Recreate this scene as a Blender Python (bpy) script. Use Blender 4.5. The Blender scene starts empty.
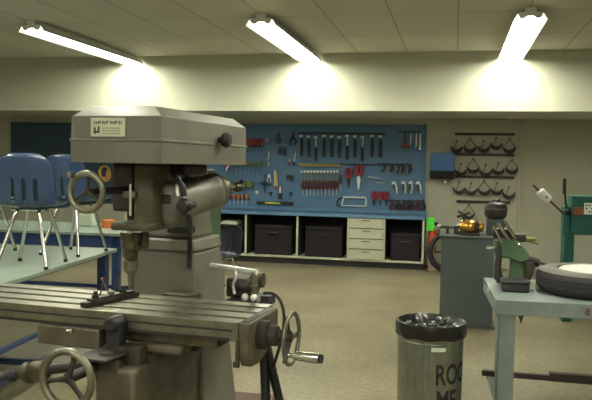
import bpy, bmesh, math, random
from mathutils import Vector, Matrix
random.seed(7)
S = bpy.context.scene
COL = S.collection
PI = math.pi

# ------------------------------------------------------------ camera
FPX = 720.0
EYE = Vector((0, 0, 1.62))
_p, _r, _a = math.radians(2.85), math.radians(1.03), math.radians(12.4)
CF = Vector((-math.sin(_a) * math.cos(_p), math.cos(_a) * math.cos(_p), -math.sin(_p)))
_r0 = Vector((math.cos(_a), math.sin(_a), 0))
_u0 = _r0.cross(CF)
CR = _r0 * math.cos(_r) + _u0 * math.sin(_r)
CU = -_r0 * math.sin(_r) + _u0 * math.cos(_r)
cam_data = bpy.data.cameras.new('camera')
cam = bpy.data.objects.new('camera', cam_data)
COL.objects.link(cam)
cam_data.sensor_width = 36
cam_data.lens = 36 * FPX / 592
cam_data.clip_start = 0.05
m = Matrix((CR, CU, -CF)).transposed().to_4x4()
m.translation = EYE
cam.matrix_world = m
S.camera = cam

# ------------------------------------------------------------ world, exposure
W = bpy.data.worlds.new('world')
S.world = W
W.use_nodes = True
W.node_tree.nodes['Background'].inputs[0].default_value = (0.75, 0.8, 0.7, 1)
W.node_tree.nodes['Background'].inputs[1].default_value = 0.05
S.view_settings.view_transform = 'Standard'
S.view_settings.look = 'None'
S.view_settings.gamma = 1
S.view_settings.exposure = 0.86
S.view_settings.use_curve_mapping = False
TUBE_POWER = 15.0

# ------------------------------------------------------------ rays used to measure the place
def ray(x, y): return CR * ((x - 296) / FPX) + CU * ((200 - y) / FPX) + CF
def zp(x, y, z):
    d = ray(x, y); return EYE + d * ((z - EYE.z) / d.z)
def yp(x, y, Y):
    d = ray(x, y); return EYE + d * (Y / d.y)

# ------------------------------------------------------------ materials
def lin(c):
    return tuple(((v / 255) / 12.92 if v / 255 <= 0.04045 else ((v / 255 + 0.055) / 1.055) ** 2.4) for v in c) + (1,)
_M = {}
def mat(name, rgb, rough=0.6, metal=0.0, var=0.12, scale=6.0, bump=0.0, emit=None, rgb2=None, coords='Object', contrast=(0.3, 0.7), spec=0.5, bscale=None, coat=0):
    if name in _M: return _M[name]
    M = bpy.data.materials.new(name); M.use_nodes = True
    N = M.node_tree.nodes; L = M.node_tree.links
    b = N['Principled BSDF']
    b.inputs['Roughness'].default_value = rough
    b.inputs['Metallic'].default_value = metal
    b.inputs['Specular IOR Level'].default_value = spec
    b.inputs['Coat Weight'].default_value = coat
    tc = N.new('ShaderNodeTexCoord')
    nz = N.new('ShaderNodeTexNoise'); nz.inputs['Scale'].default_value = scale; nz.inputs['Detail'].default_value = 5
    L.new(tc.outputs[coords], nz.inputs['Vector'])
    rp = N.new('ShaderNodeValToRGB')
    rp.color_ramp.elements[0].position = contrast[0]; rp.color_ramp.elements[1].position = contrast[1]
    c = lin(rgb); c2 = lin(rgb2) if rgb2 else tuple(min(1, v * (1 + var)) for v in c[:3]) + (1,)
    c1 = c if rgb2 else tuple(v * (1 - var) for v in c[:3]) + (1,)
    rp.color_ramp.elements[0].color = c1; rp.color_ramp.elements[1].color = c2
    L.new(nz.outputs['Fac'], rp.inputs['Fac']); L.new(rp.outputs['Color'], b.inputs['Base Color'])
    if bump:
        n2 = N.new('ShaderNodeTexNoise'); n2.inputs['Scale'].default_value = bscale or scale * 8; n2.inputs['Detail'].default_value = 4
        L.new(tc.outputs[coords], n2.inputs['Vector'])
        bp = N.new('ShaderNodeBump'); bp.inputs['Strength'].default_value = bump; bp.inputs['Distance'].default_value = 0.01
        L.new(n2.outputs['Fac'], bp.inputs['Height']); L.new(bp.outputs['Normal'], b.inputs['Normal'])
    if emit:
        b.inputs['Emission Color'].default_value = lin(emit[0]); b.inputs['Emission Strength'].default_value = emit[1]
    _M[name] = M
    return M

def floor_mat():
    M = mat('terrazzo_floor', (130, 123, 101), 0.42, rgb2=(152, 144, 120), scale=1.3, contrast=(0.35, 0.65), bump=0.03, bscale=30, spec=0.4)
    N = M.node_tree.nodes; L = M.node_tree.links
    b = N['Principled BSDF']; src = b.inputs['Base Color'].links[0].from_socket
    tc = N.new('ShaderNodeTexCoord')
    n = N.new('ShaderNodeTexNoise'); n.inputs['Scale'].default_value = 22; n.inputs['Detail'].default_value = 8; n.inputs['Roughness'].default_value = 0.75
    L.new(tc.outputs['Object'], n.inputs['Vector'])
    r = N.new('ShaderNodeValToRGB'); r.color_ramp.elements[0].position = 0.36; r.color_ramp.elements[1].position = 0.66
    r.color_ramp.elements[0].color = (0.62, 0.60, 0.55, 1); r.color_ramp.elements[1].color = (1.1, 1.1, 1.1, 1)
    L.new(n.outputs['Fac'], r.inputs['Fac'])
    mx = N.new('ShaderNodeMix'); mx.data_type = 'RGBA'; mx.blend_type = 'MULTIPLY'; mx.inputs[0].default_value = 1
    L.new(src, mx.inputs[6]); L.new(r.outputs['Color'], mx.inputs[7]); L.new(mx.outputs[2], b.inputs['Base Color'])
    return M

def tile_mat():
    M = bpy.data.materials.new('ceiling_tiles'); M.use_nodes = True
    N = M.node_tree.nodes; L = M.node_tree.links; b = N['Principled BSDF']; b.inputs['Roughness'].default_value = 0.9
    tc = N.new('ShaderNodeTexCoord'); mp = N.new('ShaderNodeMapping')
    mp.inputs['Location'].default_value = (1.398 + 0.693 * 20, -10.3 + 1.3 * 20, 0)
    L.new(tc.outputs['Object'], mp.inputs['Vector'])
    br = N.new('ShaderNodeTexBrick'); br.offset = 0; br.squash = 1
    br.inputs['Scale'].default_value = 1; br.inputs['Brick Width'].default_value = 0.693; br.inputs['Row Height'].default_value = 1.3
    br.inputs['Mortar Size'].default_value = 0.010; br.inputs['Mortar Smooth'].default_value = 0.1; br.inputs['Bias'].default_value = 0
    br.inputs['Color1'].default_value = lin((202, 200, 186)); br.inputs['Color2'].default_value = lin((212, 210, 196))
    br.inputs['Mortar'].default_value = lin((168, 162, 144))
    L.new(mp.outputs['Vector'], br.inputs['Vector'])
    nz = N.new('ShaderNodeTexNoise'); nz.inputs['Scale'].default_value = 60; nz.inputs['Detail'].default_value = 6
    L.new(tc.outputs['Object'], nz.inputs['Vector'])
    bp = N.new('ShaderNodeBump'); bp.inputs['Strength'].default_value = 0.3; bp.inputs['Distance'].default_value = 0.01
    L.new(nz.outputs['Fac'], bp.inputs['Height']); L.new(bp.outputs['Normal'], b.inputs['Normal'])
    L.new(br.outputs['Color'], b.inputs['Base Color'])
    return M

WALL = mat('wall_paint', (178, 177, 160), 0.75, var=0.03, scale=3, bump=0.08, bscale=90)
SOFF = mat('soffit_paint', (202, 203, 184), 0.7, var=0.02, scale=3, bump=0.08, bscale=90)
PAINT = mat('machine_paint', (112, 110, 100), 0.42, var=0.14, scale=7, bump=0.06)
PAINTD = mat('grimy_machine_paint', (104, 99, 82), 0.5, rgb2=(76, 69, 54), scale=14, bump=0.1)
STEEL = mat('worn_steel', (136, 134, 120), 0.38, metal=0.85, var=0.2, scale=20)
STEELD = mat('oily_steel', (95, 88, 72), 0.42, metal=0.6, var=0.35, scale=16, bump=0.08)
CHROME = mat('chrome', (205, 205, 200), 0.14, metal=1.0, var=0.03)
SILVER = mat('bright_tool_steel', (226, 228, 224), 0.3, metal=0.35, var=0.05)
BLACK = mat('black_paint', (40, 39, 42), 0.5, var=0.2, scale=12)
RUBBER = mat('black_rubber', (38, 36, 38), 0.7, var=0.15, scale=20, bump=0.1)
DARK = mat('dark_iron', (58, 54, 52), 0.5, metal=0.3, var=0.2, scale=14)
BLUEB = mat('pegboard_blue', (86, 122, 158), 0.6, var=0.06, scale=2)
BLUED = mat('dark_blue_board', (58, 82, 102), 0.65, var=0.08, scale=2)
BLUEF = mat('blue_frame_paint', (36, 60, 104), 0.45, var=0.1)
SHELL = mat('blue_plastic', (50, 68, 100), 0.18, var=0.05, scale=3, coat=0.3)
CABW = mat('cream_cabinet', (182, 184, 162), 0.6, var=0.04)
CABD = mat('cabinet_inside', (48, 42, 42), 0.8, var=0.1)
GREYP = mat('grey_cabinet_paint', (78, 87, 88), 0.5, var=0.05, scale=3)
BENCH = mat('bench_grey_paint', (120, 131, 130), 0.5, var=0.1, scale=9, bump=0.04)
TABLET = mat('grey_green_laminate', (128, 144, 134), 0.35, var=0.06, scale=5)
GREEN = mat('green_machine_paint', (78, 104, 78), 0.45, var=0.1)
TEAL = mat('teal_machine_paint', (24, 88, 80), 0.45, var=0.08)
RED = mat('red_plastic', (168, 46, 56), 0.4, var=0.05)
MAROON = mat('maroon_handle', (92, 42, 48), 0.5, var=0.08)
ORANGE = mat('orange_plastic', (206, 116, 52), 0.45, var=0.1)
YELLOW = mat('yellow_paint', (196, 176, 70), 0.5, var=0.08)
OLIVE = mat('olive_box', (120, 128, 72), 0.6, var=0.12)
WOOD = mat('rack_wood', (152, 140, 78), 0.6, var=0.15, scale=10)
BROWN = mat('brown_wood', (130, 78, 48), 0.6, var=0.15, scale=10)
WHITE = mat('white_paint', (224, 226, 218), 0.5, var=0.02)
PAPER = mat('pale_paper', (190, 200, 180), 0.8, var=0.04)
GALV = mat('galvanised_steel', (146, 152, 144), 0.3, metal=0.85, var=0.16, scale=9)
BAGM = mat('black_plastic_bag', (22, 22, 24), 0.3, var=0.1, spec=0.5, coat=0.15)
BRASS = mat('brass', (214, 160, 72), 0.25, metal=0.9, var=0.25, scale=30)
LABEL = mat('nameplate', (200, 204, 178), 0.5, var=0.03)
INK = mat('ink', (66, 76, 72), 0.7, var=0.05)
REDP = mat('red_cylinder_paint', (206, 78, 44), 0.4, var=0.05)
LIME = mat('fluorescent_green', (88, 236, 72), 0.6, var=0.02)
BBOX = mat('blue_box_paint', (70, 110, 164), 0.4, var=0.04)
ENAM = mat('white_enamel', (226, 228, 222), 0.4, var=0.01)
TUBE = mat('fluorescent_tube', (255, 255, 240), 0.5, var=0.0, emit=((255, 254, 236), TUBE_POWER))
PINKB = mat('pinkish_cardboard', (170, 146, 128), 0.8, var=0.06)
LEAD = mat('grey_tape', (86, 92, 88), 0.7)

# ------------------------------------------------------------ mesh building
class MB:
    def __init__(s): s.bm = bmesh.new()
    def add(s, verts, faces, mtx=None):
        vs = [s.bm.verts.new((mtx @ Vector(v)) if mtx else Vector(v)) for v in verts]
        for f in faces:
            try: s.bm.faces.new([vs[i] for i in f])
            except ValueError: pass
        return s
    def box(s, x0, x1, y0, y1, z0, z1, mtx=None):
        v = [(x, y, z) for z in (z0, z1) for y in (y0, y1) for x in (x0, x1)]
        return s.add(v, [(0, 2, 3, 1), (4, 5, 7, 6), (0, 1, 5, 4), (2, 6, 7, 3), (0, 4, 6, 2), (1, 3, 7, 5)], mtx)
    def hexa(s, b, t):
        # bottom quad and top quad, each counter-clockwise from above
        return s.add(list(b) + list(t), [(3, 2, 1, 0), (4, 5, 6, 7), (0, 1, 5, 4), (1, 2, 6, 5), (2, 3, 7, 6), (3, 0, 4, 7)])
    def prism(s, poly, a0, a1, plane='xz', mtx=None):
        n = len(poly)
        def P(p, a):
            if plane == 'xz': return (p[0], a, p[1])
            if plane == 'xy': return (p[0], p[1], a)
            return (a, p[0], p[1])
        v = [P(p, a0) for p in poly] + [P(p, a1) for p in poly]
        f = [tuple(range(n)), tuple(range(2 * n - 1, n - 1, -1))] + [(i, i + n, (i + 1) % n + n, (i + 1) % n) for i in range(n)]
        return s.add(v, f, mtx)
    def cyl(s, p0, p1, r0, r1=None, seg=20, cap=True):
        return s.lathe([(r0, 0), (r1 if r1 is not None else r0, 1)], p0, p1, seg, cap, True)
    def lathe(s, prof, p0, p1, seg=24, cap=True, rel=False):
        p0 = Vector(p0); p1 = Vector(p1); ax = p1 - p0; Ln = ax.length; ax.normalize()
        up = Vector((0, 0, 1)) if abs(ax.z) < 0.9 else Vector((1, 0, 0))
        a = ax.cross(up).normalized(); b = ax.cross(a).normalized()
        rings = []
        for r, h in prof:
            c = p0 + ax * (h * Ln if rel else h)
            if r < 1e-6: rings.append([s.bm.verts.new(c)])
            else: rings.append([s.bm.verts.new(c + a * (r * math.cos(2 * PI * k / seg)) + b * (r * math.sin(2 * PI * k / seg))) for k in range(seg)])
        for i in range(len(rings) - 1):
            A, B = rings[i], rings[i + 1]
            for k in range(seg):
                k2 = (k + 1) % seg
                try:
                    if len(A) == 1 and len(B) > 1: s.bm.faces.new((A[0], B[k2], B[k]))
                    elif len(B) == 1 and len(A) > 1: s.bm.faces.new((A[k], A[k2], B[0]))
                    elif len(A) > 1: s.bm.faces.new((A[k], A[k2], B[k2], B[k]))
                except ValueError: pass
        if cap:
            for Rg in (rings[0], rings[-1]):
                if len(Rg) > 2:
                    try: s.bm.faces.new(Rg)
                    except ValueError: pass
        return s
    def tube(s, pts, r, seg=10, smooth=0, closed=False):
        P = [Vector(p) for p in pts]
        for _ in range(smooth):
            Q = [P[0]] if not closed else []
            n = len(P)
            for i in range(n if closed else n - 1):
                A, B = P[i], P[(i + 1) % n]
                Q += [A * 0.75 + B * 0.25, A * 0.25 + B * 0.75]
            if not closed: Q.append(P[-1])
            P = Q
        n = len(P); rings = []; prev = None
        for i, p in enumerate(P):
            if closed: t = P[(i + 1) % n] - P[i - 1]
            else: t = P[min(i + 1, n - 1)] - P[max(i - 1, 0)]
            t.normalize()
            if prev is None:
                up = Vector((0, 0, 1)) if abs(t.z) < 0.9 else Vector((1, 0, 0))
                a = t.cross(up).normalized()
            else:
                a = (prev - t * prev.dot(t))
                a = a.normalized() if a.length > 1e-6 else t.orthogonal().normalized()
            prev = a; b = t.cross(a)
            rr = r[min(len(r) - 1, int(round(i * (len(r) - 1) / max(1, n - 1))))] if isinstance(r, (list, tuple)) else r
            rings.append([s.bm.verts.new(p + a * (rr * math.cos(2 * PI * k / seg)) + b * (rr * math.sin(2 * PI * k / seg))) for k in range(seg)])
        for i in range(n if closed else n - 1):
            A, B = rings[i], rings[(i + 1) % n]
            for k in range(seg):
                k2 = (k + 1) % seg
                try: s.bm.faces.new((A[k], A[k2], B[k2], B[k]))
                except ValueError: pass
        if not closed:
            s.bm.faces.new(rings[0]); s.bm.faces.new(rings[-1][::-1])
        return s
    def ring(s, c, axis, R, r, seg=40, rs=10, flat=1.0):
        c = Vector(c); ax = Vector(axis).normalized()
        up = Vector((0, 0, 1)) if abs(ax.z) < 0.9 else Vector((1, 0, 0))
        a = ax.cross(up).normalized(); b = ax.cross(a)
        rings = []
        for i in range(seg):
            t = 2 * PI * i / seg; d = a * math.cos(t) + b * math.sin(t)
            rings.append([s.bm.verts.new(c + d * (R + r * math.cos(2 * PI * k / rs)) + ax * (r * flat * math.sin(2 * PI * k / rs))) for k in range(rs)])
        for i in range(seg):
            A, B = rings[i], rings[(i + 1) % seg]
            for k in range(rs):
                s.bm.faces.new((A[k], A[(k + 1) % rs], B[(k + 1) % rs], B[k]))
        return s
    def ball(s, c, r, seg=16):
        prof = [(r * math.sin(PI * i / 10), r * (1 - math.cos(PI * i / 10))) for i in range(11)]
        c = Vector(c)
        return s.lathe(prof, c - Vector((0, 0, r)), c + Vector((0, 0, r)), seg, False)
    def build(s, name, mt, parent=None, loc=None, bevel=0, smooth=True, rot=0.0, sub=0):
        bmesh.ops.remove_doubles(s.bm, verts=s.bm.verts, dist=1e-5)
        bmesh.ops.recalc_face_normals(s.bm, faces=s.bm.faces)
        me = bpy.data.meshes.new(name); s.bm.to_mesh(me); s.bm.free()
        me.materials.append(mt)
        if smooth:
            me.polygons.foreach_set('use_smooth', [True] * len(me.polygons))
            me.set_sharp_from_angle(angle=math.radians(38))
        o = bpy.data.objects.new(name, me); COL.objects.link(o)
        if parent: o.parent = parent
        if loc is not None: o.location = loc
        o.rotation_euler.z = rot
        if bevel:
            md = o.modifiers.new('bevel', 'BEVEL'); md.width = bevel; md.segments = 2; md.limit_method = 'ANGLE'; md.angle_limit = math.radians(40)
        if sub:
            md = o.modifiers.new('sub', 'SUBSURF'); md.levels = sub; md.render_levels = sub
        return o

def tag(o, label, cat, group=None, kind=None):
    o['label'] = label; o['category'] = cat
    if group: o['group'] = group
    if kind: o['kind'] = kind
    return o
def thing(name, label, cat, loc=(0, 0, 0), rz=0, group=None):
    o = bpy.data.objects.new(name, None); COL.objects.link(o)
    o.empty_display_size = 0.1
    o.location = loc; o.rotation_euler.z = rz
    return tag(o, label, cat, group)
def struct(mb, name, mt, **k):
    o = mb.build(name, mt, **k); 
    if not k.get('parent'): o['kind'] = 'structure'
    return o
def dup(o, parent=None):
    c = o.copy(); COL.objects.link(c); c.parent = parent
    for ch in [x for x in bpy.data.objects if x.parent == o]: dup(ch, c)
    return c
ORD = ['first', 'second', 'third', 'fourth', 'fifth', 'sixth', 'seventh', 'eighth', 'ninth', 'tenth', 'eleventh', 'twelfth', 'thirteenth']

def text_obj(txt, name, mt, size, parent, warp, bold=0.0):
    cu = bpy.data.curves.new(name, 'FONT'); cu.body = txt; cu.size = size; cu.extrude = 0.0; cu.offset = bold
    cu.resolution_u = 3
    t = bpy.data.objects.new(name + '_src', cu); COL.objects.link(t)
    dg = bpy.context.evaluated_depsgraph_get(); dg.update()
    me = bpy.data.meshes.new_from_object(t.evaluated_get(dg))
    bpy.data.objects.remove(t)
    bm = bmesh.new(); bm.from_mesh(me)
    bmesh.ops.triangulate(bm, faces=bm.faces)
    bmesh.ops.subdivide_edges(bm, edges=[e for e in bm.edges if e.calc_length() > size * 0.12], cuts=3)
    for v in bm.verts: v.co = warp(v.co)
    bm.to_mesh(me); bm.free()
    me.materials.clear(); me.materials.append(mt)
    o = bpy.data.objects.new(name, me); COL.objects.link(o); o.parent = parent
    return o

# ============================================================ THE ROOM
YW = 11.95; CEIL = 3.22; YS = 10.3; SOFB = 2.395
XL, XR, YB = -9.2, 4.2, -4.0
struct(MB().box(XL, XR, YB, YW, -0.1, 0), 'floor', floor_mat())
struct(MB().box(XL, XR, YB, YW + 0.2, CEIL, CEIL + 0.1), 'ceiling', tile_mat())
struct(MB().box(XL, XR, YW, YW + 0.15, 0, CEIL), 'wall_back', WALL)
struct(MB().box(XL - 0.15, XL, YB, YW + 0.15, 0, CEIL), 'wall_left', WALL)
struct(MB().box(XR, XR + 0.15, YB, YW + 0.15, 0, CEIL), 'wall_right', WALL)
struct(MB().box(XL, XR, YB - 0.15, YB, 0, CEIL), 'wall_front', WALL)
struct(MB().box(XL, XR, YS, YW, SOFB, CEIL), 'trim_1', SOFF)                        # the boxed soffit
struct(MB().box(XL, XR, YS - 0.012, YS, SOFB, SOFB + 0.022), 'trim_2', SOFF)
# flat door painted like the wall with its slim frame
dx0, dx1 = -0.10, 1.03
d1 = struct(MB().box(dx0 + 0.05, dx1 - 0.05, YW - 0.012, YW, 0.01, 2.33), 'door_1', WALL)
struct(MB().box(dx0, dx0 + 0.05, YW - 0.03, YW, 0, 2.38).box(dx1 - 0.05, dx1, YW - 0.03, YW, 0, 2.38).box(dx0, dx1, YW - 0.03, YW, 2.33, 2.38), 'trim_3', WALL, bevel=0.006)

# ============================================================ FLUORESCENT LIGHTS
def fixture(first=None):
    t = thing('ceiling_light', '', 'ceiling light')
    L = 2.72; 
    # white reflector: open trough below, channel above
    prof = [(-0.165, 0.0), (-0.12, 0.075), (-0.055, 0.075), (-0.055, 0.125), (0.055, 0.125), (0.055, 0.075), (0.12, 0.075), (0.165, 0.0),
            (0.158, 0.0), (0.114, 0.066), (-0.114, 0.066), (-0.158, 0.0)]
    h = MB().prism(prof, 0, L).build('housing', ENAM, t)
    for y in (0.0, L - 0.012):
        MB().prism([(-0.12, 0.068), (-0.12, 0.045), (-0.10, 0.012), (-0.06, 0.012), (-0.03, 0.035), (0.03, 0.035), (0.06, 0.012), (0.10, 0.012), (0.12, 0.045), (0.12, 0.068)], y + 0.002, y + 0.010).build('end_plate', ENAM, t)
    for x in (-0.11, -0.037, 0.037, 0.11):
        a = MB().cyl((x, 0.03, 0.034), (x, L - 0.03, 0.034), 0.024, seg=12).build('tube', TUBE, t)
    return t
fx = [(-4.82, 7.53, 'white fluorescent ceiling strip at the left, above the milling machine'),
      (-2.07, 7.50, 'white fluorescent ceiling strip in the middle, in line with the hammer rack'),
      (0.69, 7.55, 'white fluorescent ceiling strip at the right, above the grey pedestal')]
fix0 = fixture()
for i, (x, y, lb) in enumerate(fx):
    o = fix0 if i == 0 else dup(fix0)
    o.location = (x, y, CEIL - 0.126); tag(o, lb, 'ceiling light', 'fluorescent strips on the ceiling')
for x in (-4.82, -2.07, 0.69):
    side = {-4.82: 'left', -2.07: 'middle', 0.69: 'right'}[x]
    o = dup(fix0); o.location = (x, 2.2, CEIL - 0.126)
    tag(o, 'fluorescent strip of the %s line, overhead and just outside the picture' % side, 'ceiling light', 'strips out of view')
    o = dup(fix0); o.location = (x, -2.6, CEIL - 0.126)  # unseen rear strip, added to bring front light onto the machine head
    tag(o, 'fluorescent strip of the %s line, unseen behind the viewer, added for front light' % side, 'ceiling light', 'strips out of view')

# ============================================================ PEGBOARDS
YP = 11.93
def board(x0, x1, z0, z1, mt, name, lb):
    b = MB().box(x0, x1, YP, YW - 0.002, z0, z1).box(x0, x1, YP - 0.012, YP, z1 - 0.05, z1).box(x0, x0 + 0.045, YP - 0.012, YP, z0, z1).box(x1 - 0.045, x1, YP - 0.012, YP, z0, z1)
    return tag(b.build(name, mt, bevel=0.003), lb, 'tool board')
board(-5.5, -0.47, 0.85, 2.295, BLUEB, 'tool_board', 'large blue painted tool board above the long cabinet')
board(-8.05, -5.56, 0.85, 2.3, BLUED, 'tool_board', 'dark blue board on the wall behind the blue chairs')

# ============================================================ BASE CABINET
CY = 11.32; CTOP = 0.84
cab = thing('base_cabinet', 'long cream base cabinet with open dark bays and a drawer stack under the tool board', 'cabinet', (0, 0, 0))
def cx(px): return yp(px, 240, CY).x
x_end = cx(424); xs = [-5.45, cx(218) - 0.35, cx(245.5), cx(297), cx(348), cx(384)]
MB().box(-5.5, x_end + 0.01, CY - 0.03, YP - 0.014, CTOP - 0.05, CTOP).box(-5.5, x_end + 0.01, YP - 0.05, YP - 0.014, CTOP, CTOP + 0.06).build('worktop', BLUEB, cab, bevel=0.004)
MB().box(-5.45, x_end, CY + 0.06, YP - 0.014, 0.0, 0.1).build('plinth', BLACK, cab)
MB().box(-5.5, x_end, CY, YP - 0.014, 0.1, 0.13).build('bottom_panel', CABW, cab, bevel=0.003)
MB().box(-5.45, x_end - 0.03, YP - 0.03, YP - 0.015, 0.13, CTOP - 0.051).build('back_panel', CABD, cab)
for x in xs + [x_end - 0.015]:
    dv = MB().box(x - 0.014, x + 0.014, CY + 0.021, YP - 0.031, 0.1305, CTOP - 0.051).build('divider', CABD, cab)  # divider sides coloured dark to stand for the shade inside the bays
    MB().box(x - 0.017, x + 0.017, CY, CY + 0.02, 0.1305, CTOP - 0.051).build('edge_strip', CABW, dv, bevel=0.002)
dz = (CTOP - 0.052 - 0.13) / 4
for k in range(4):
    z0 = 0.13 + k * dz
    d = MB().box(xs[4] + 0.02, xs[5] - 0.02, CY - 0.018, CY + 0.4, z0 + 0.006, z0 + dz - 0.006).build('drawer', CABW, cab, bevel=0.003)
    xm = (xs[4] + xs[5]) / 2
    MB().box(xm - 0.06, xm + 0.06, CY - 0.03, CY - 0.018, z0 + dz - 0.045, z0 + dz - 0.033).build('pull', STEELD, d)
CRATE = mat('matt_black_crate', (42, 38, 42), 0.85, spec=0.2)
def crate(x0, x1, z1, y0, lb, name='storage_crate'):
    t = thing(name, lb, 'crate', ((x0 + x1) / 2, y0, 0.131), 0, 'dark crates in the cabinet bays')
    w = (x1 - x0) / 2; h = z1 - 0.131
    MB().box(-w, w, 0, 0.42, 0, h - 0.06).build('body', CRATE, t, bevel=0.02)
    MB().box(-w - 0.004, w + 0.004, -0.004, 0.424, h - 0.06, h).build('lid', CRATE, t, bevel=0.015)
    MB().box(-0.09, 0.09, -0.025, -0.011, h - 0.14, h - 0.11).build('handle', DARK, t, bevel=0.004)
crate(xs[2] + 0.14, xs[3] - 0.1, 0.62, CY + 0.06, 'dark lidded crate in the cabinet bay left of centre, nearest the milling machine')
crate(xs[3] + 0.12, xs[4] - 0.1, 0.62, CY + 0.06, 'dark lidded crate in the bay just left of the drawers')
crate(xs[5] + 0.1, x_end - 0.06, 0.56, CY + 0.05, 'dark lidded crate in the bay right of the drawers')
crate(xs[2] - 0.52, xs[2] - 0.08, 0.60, CY + 0.06, 'dark lidded crate in the bay half hidden behind the milling machine')
p = MB().box(-0.16, 0.14, 0, 0.3, 0, 0.035).box(-0.13, 0.12, 0.01, 0.28, 0.035, 0.06).build('paper_stack', PAPER, loc=(xs[2] - 0.3, CY + 0.08, 0.602), bevel=0.004)
tag(p, 'pale papers stacked on the crate in the left cabinet bay', 'papers')

# ============================================================ TOOLS ON THE BOARD
YT = YP - 0.012
def bp_(px, py, off=0.0): return yp(px, py, YT - off)
def hang(o, px, py, label, cat, group, off=0.0, rz=0, s=1.0, ry=0.0):
    v = bp_(px, py, off); o.location = v; o.rotation_euler = (0, ry, 0); o.scale = (s, s, s)
    tag(o, label, cat, group); return o
PX = 0.0163   # metres per pixel on the board

def rail(px0, px1, py, mt, lb, h=0.02, d=0.05, name='tool_rack'):
    a, b = bp_(px0, py), bp_(px1, py)
    z = (a.z + b.z) / 2; 
    m_ = MB().box(a.x, b.x, YP - d, YP - 0.0005, z - h / 2, z + h / 2)
    n = max(2, int((b.x - a.x) / 0.12))
    for i in range(n + 1):
        x = a.x + (b.x - a.x) * i / n
        m_.box(x - 0.004, x + 0.004, YP - d - 0.006, YP - d, z - h / 2, z + h / 2 + 0.012)
    o = m_.build(name, mt, bevel=0.002)
    return tag(o, lb, 'tool rack')
rail(299, 385, 133.5, DARK, 'dark rail across the top of the tool board holding the hammers', h=0.03, d=0.03)
rail(300, 341, 165, WOOD, 'yellow wooden rack holding the row of wrenches', h=0.05, d=0.045)
rail(340, 388, 164.5, DARK, 'thin dark rail above the red handled snips', h=0.014, d=0.05)
rail(378, 412, 164.0, DARK, 'thin dark rail holding the small clamps', h=0.014, d=0.05)
rail(226, 263, 165.5, GREEN, 'green rack of screwdrivers near the milling machine head', h=0.03, d=0.04)
rail(246, 263, 146.5, DARK, 'small dark rail below the red screwdriver handles', h=0.014, d=0.04)
rail(224, 250, 198.5, DARK, 'dark rail holding the orange handled chisels', h=0.014, d=0.04)
rail(302, 338, 188.5, MAROON, 'maroon rack holding dark handled screwdrivers under the wrenches', h=0.03, d=0.04)
rail(388, 421, 200.5, DARK, 'dark rail at the lower right holding dark pliers', h=0.014, d=0.05)
rail(398, 421, 132.0, DARK, 'short dark rail at the top right corner of the tool board', h=0.02, d=0.03)

def hammer(shank, long_):
    t = thing('hammer', '', 'hammer')
    MB().cyl((-0.03, -0.028, 0), (0.0, -0.028, 0), 0.017, 0.014, seg=12).cyl((0, -0.028, 0), (0.018, -0.028, 0), 0.012, seg=10).ball((0.0, -0.036, 0), 0.024, 10).cyl((-0.038, -0.028, 0), (-0.03, -0.028, 0), 0.019, 0.017, seg=12).build('head', SILVER, t)
    s1 = -0.16 if long_ else -0.06
    MB().lathe([(0.010, 0), (0.012, 0.05), (0.011, 1)], (0, -0.028, -0.008), (0, -0.028, s1), 10, rel=True).build('shank', shank, t)
    MB().lathe([(0.017, 0), (0.024, 0.03), (0.026, 0.15), (0.022, 0.22), (0.027, 0.31 + s1 * 0.5)], (0, -0.028, s1), (0, -0.028, -1), 12).build('handle', BLACK, t)
    return t
hp = [(302, 0), (309.2, 0), (316.4, 1), (324.5, 0), (332.2, 0), (340, 0), (347.8, 1), (355.5, 0), (363, 1), (372.5, 0), (381, 0)]
h0, h1 = hammer(DARK, False), hammer(WHITE, True)
used = {0: 0, 1: 0}
for i, (px, k) in enumerate(hp):
    o = (h1 if k else h0) if not used[k] else dup(h1 if k else h0)
    used[k] = 1
    hang(o, px, 136.0 + (i % 3) * 0.7, ('%s hammer from the left on the top rail, %s' % (ORD[i], 'with white shank' if k else 'all dark grip')), 'hammer', 'hammers on the top rail', off=0.0)

def screwdriver(hm, bm_=None, hl=0.10, bl=0.16, r=0.014):
    t = thing('screwdriver', '', 'screwdriver')
    MB().lathe([(0.0, 0.0), (r * 0.8, 0.003), (r, 0.02), (r * 0.85, hl * 0.5), (r, hl * 0.8), (r * 0.6, hl)], (0, -0.03, hl), (0, -0.03, 0), 8, False).build('handle', hm, t)
    MB().lathe([(0.0045, 0), (0.0045, bl * 0.9), (0.006, bl * 0.95), (0.003, bl)], (0, -0.03, 0.002), (0, -0.03, -1), 8).build('blade', bm_ or SILVER, t)
    return t
def row(proto, pts, lbf, cat, group, off=0.0, s=1.0):
    for i, (px, py) in enumerate(pts):
        o = proto if i == 0 else dup(proto)
        hang(o, px, py, lbf(i), cat, group, off, s=s * random.uniform(0.94, 1.06))
row(screwdriver(RED, DARK, 0.12, 0.12, 0.026), [(247.5 + 3.7 * i, 145.5) for i in range(5)], lambda i: '%s red handled screwdriver from the left at the top left of the tool board' % ORD[i], 'screwdriver', 'red screwdrivers at the top left')
row(screwdriver(OLIVE, STEELD, 0.06, 0.2, 0.024), [(230 + 4.4 * i, 165.0) for i in range(8)], lambda i: '%s green and yellow handled screwdriver from the left on the green rack' % ORD[i], 'screwdriver', 'screwdrivers on the green rack')
row(screwdriver(ORANGE, WHITE, 0.08, 0.11, 0.026), [(226 + 4.2 * i, 198.5) for i in range(6)], lambda i: '%s orange handled chisel with a pale blade from the left' % ORD[i], 'chisel', 'orange handled chisels')
row(screwdriver(MAROON, SILVER, 0.13, 0.12, 0.026), [(303.5 + 3.7 * i, 188.5) for i in range(10)], lambda i: '%s maroon handled screwdriver from the left under the wrenches' % ORD[i], 'screwdriver', 'dark screwdrivers under the wrenches')
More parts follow.
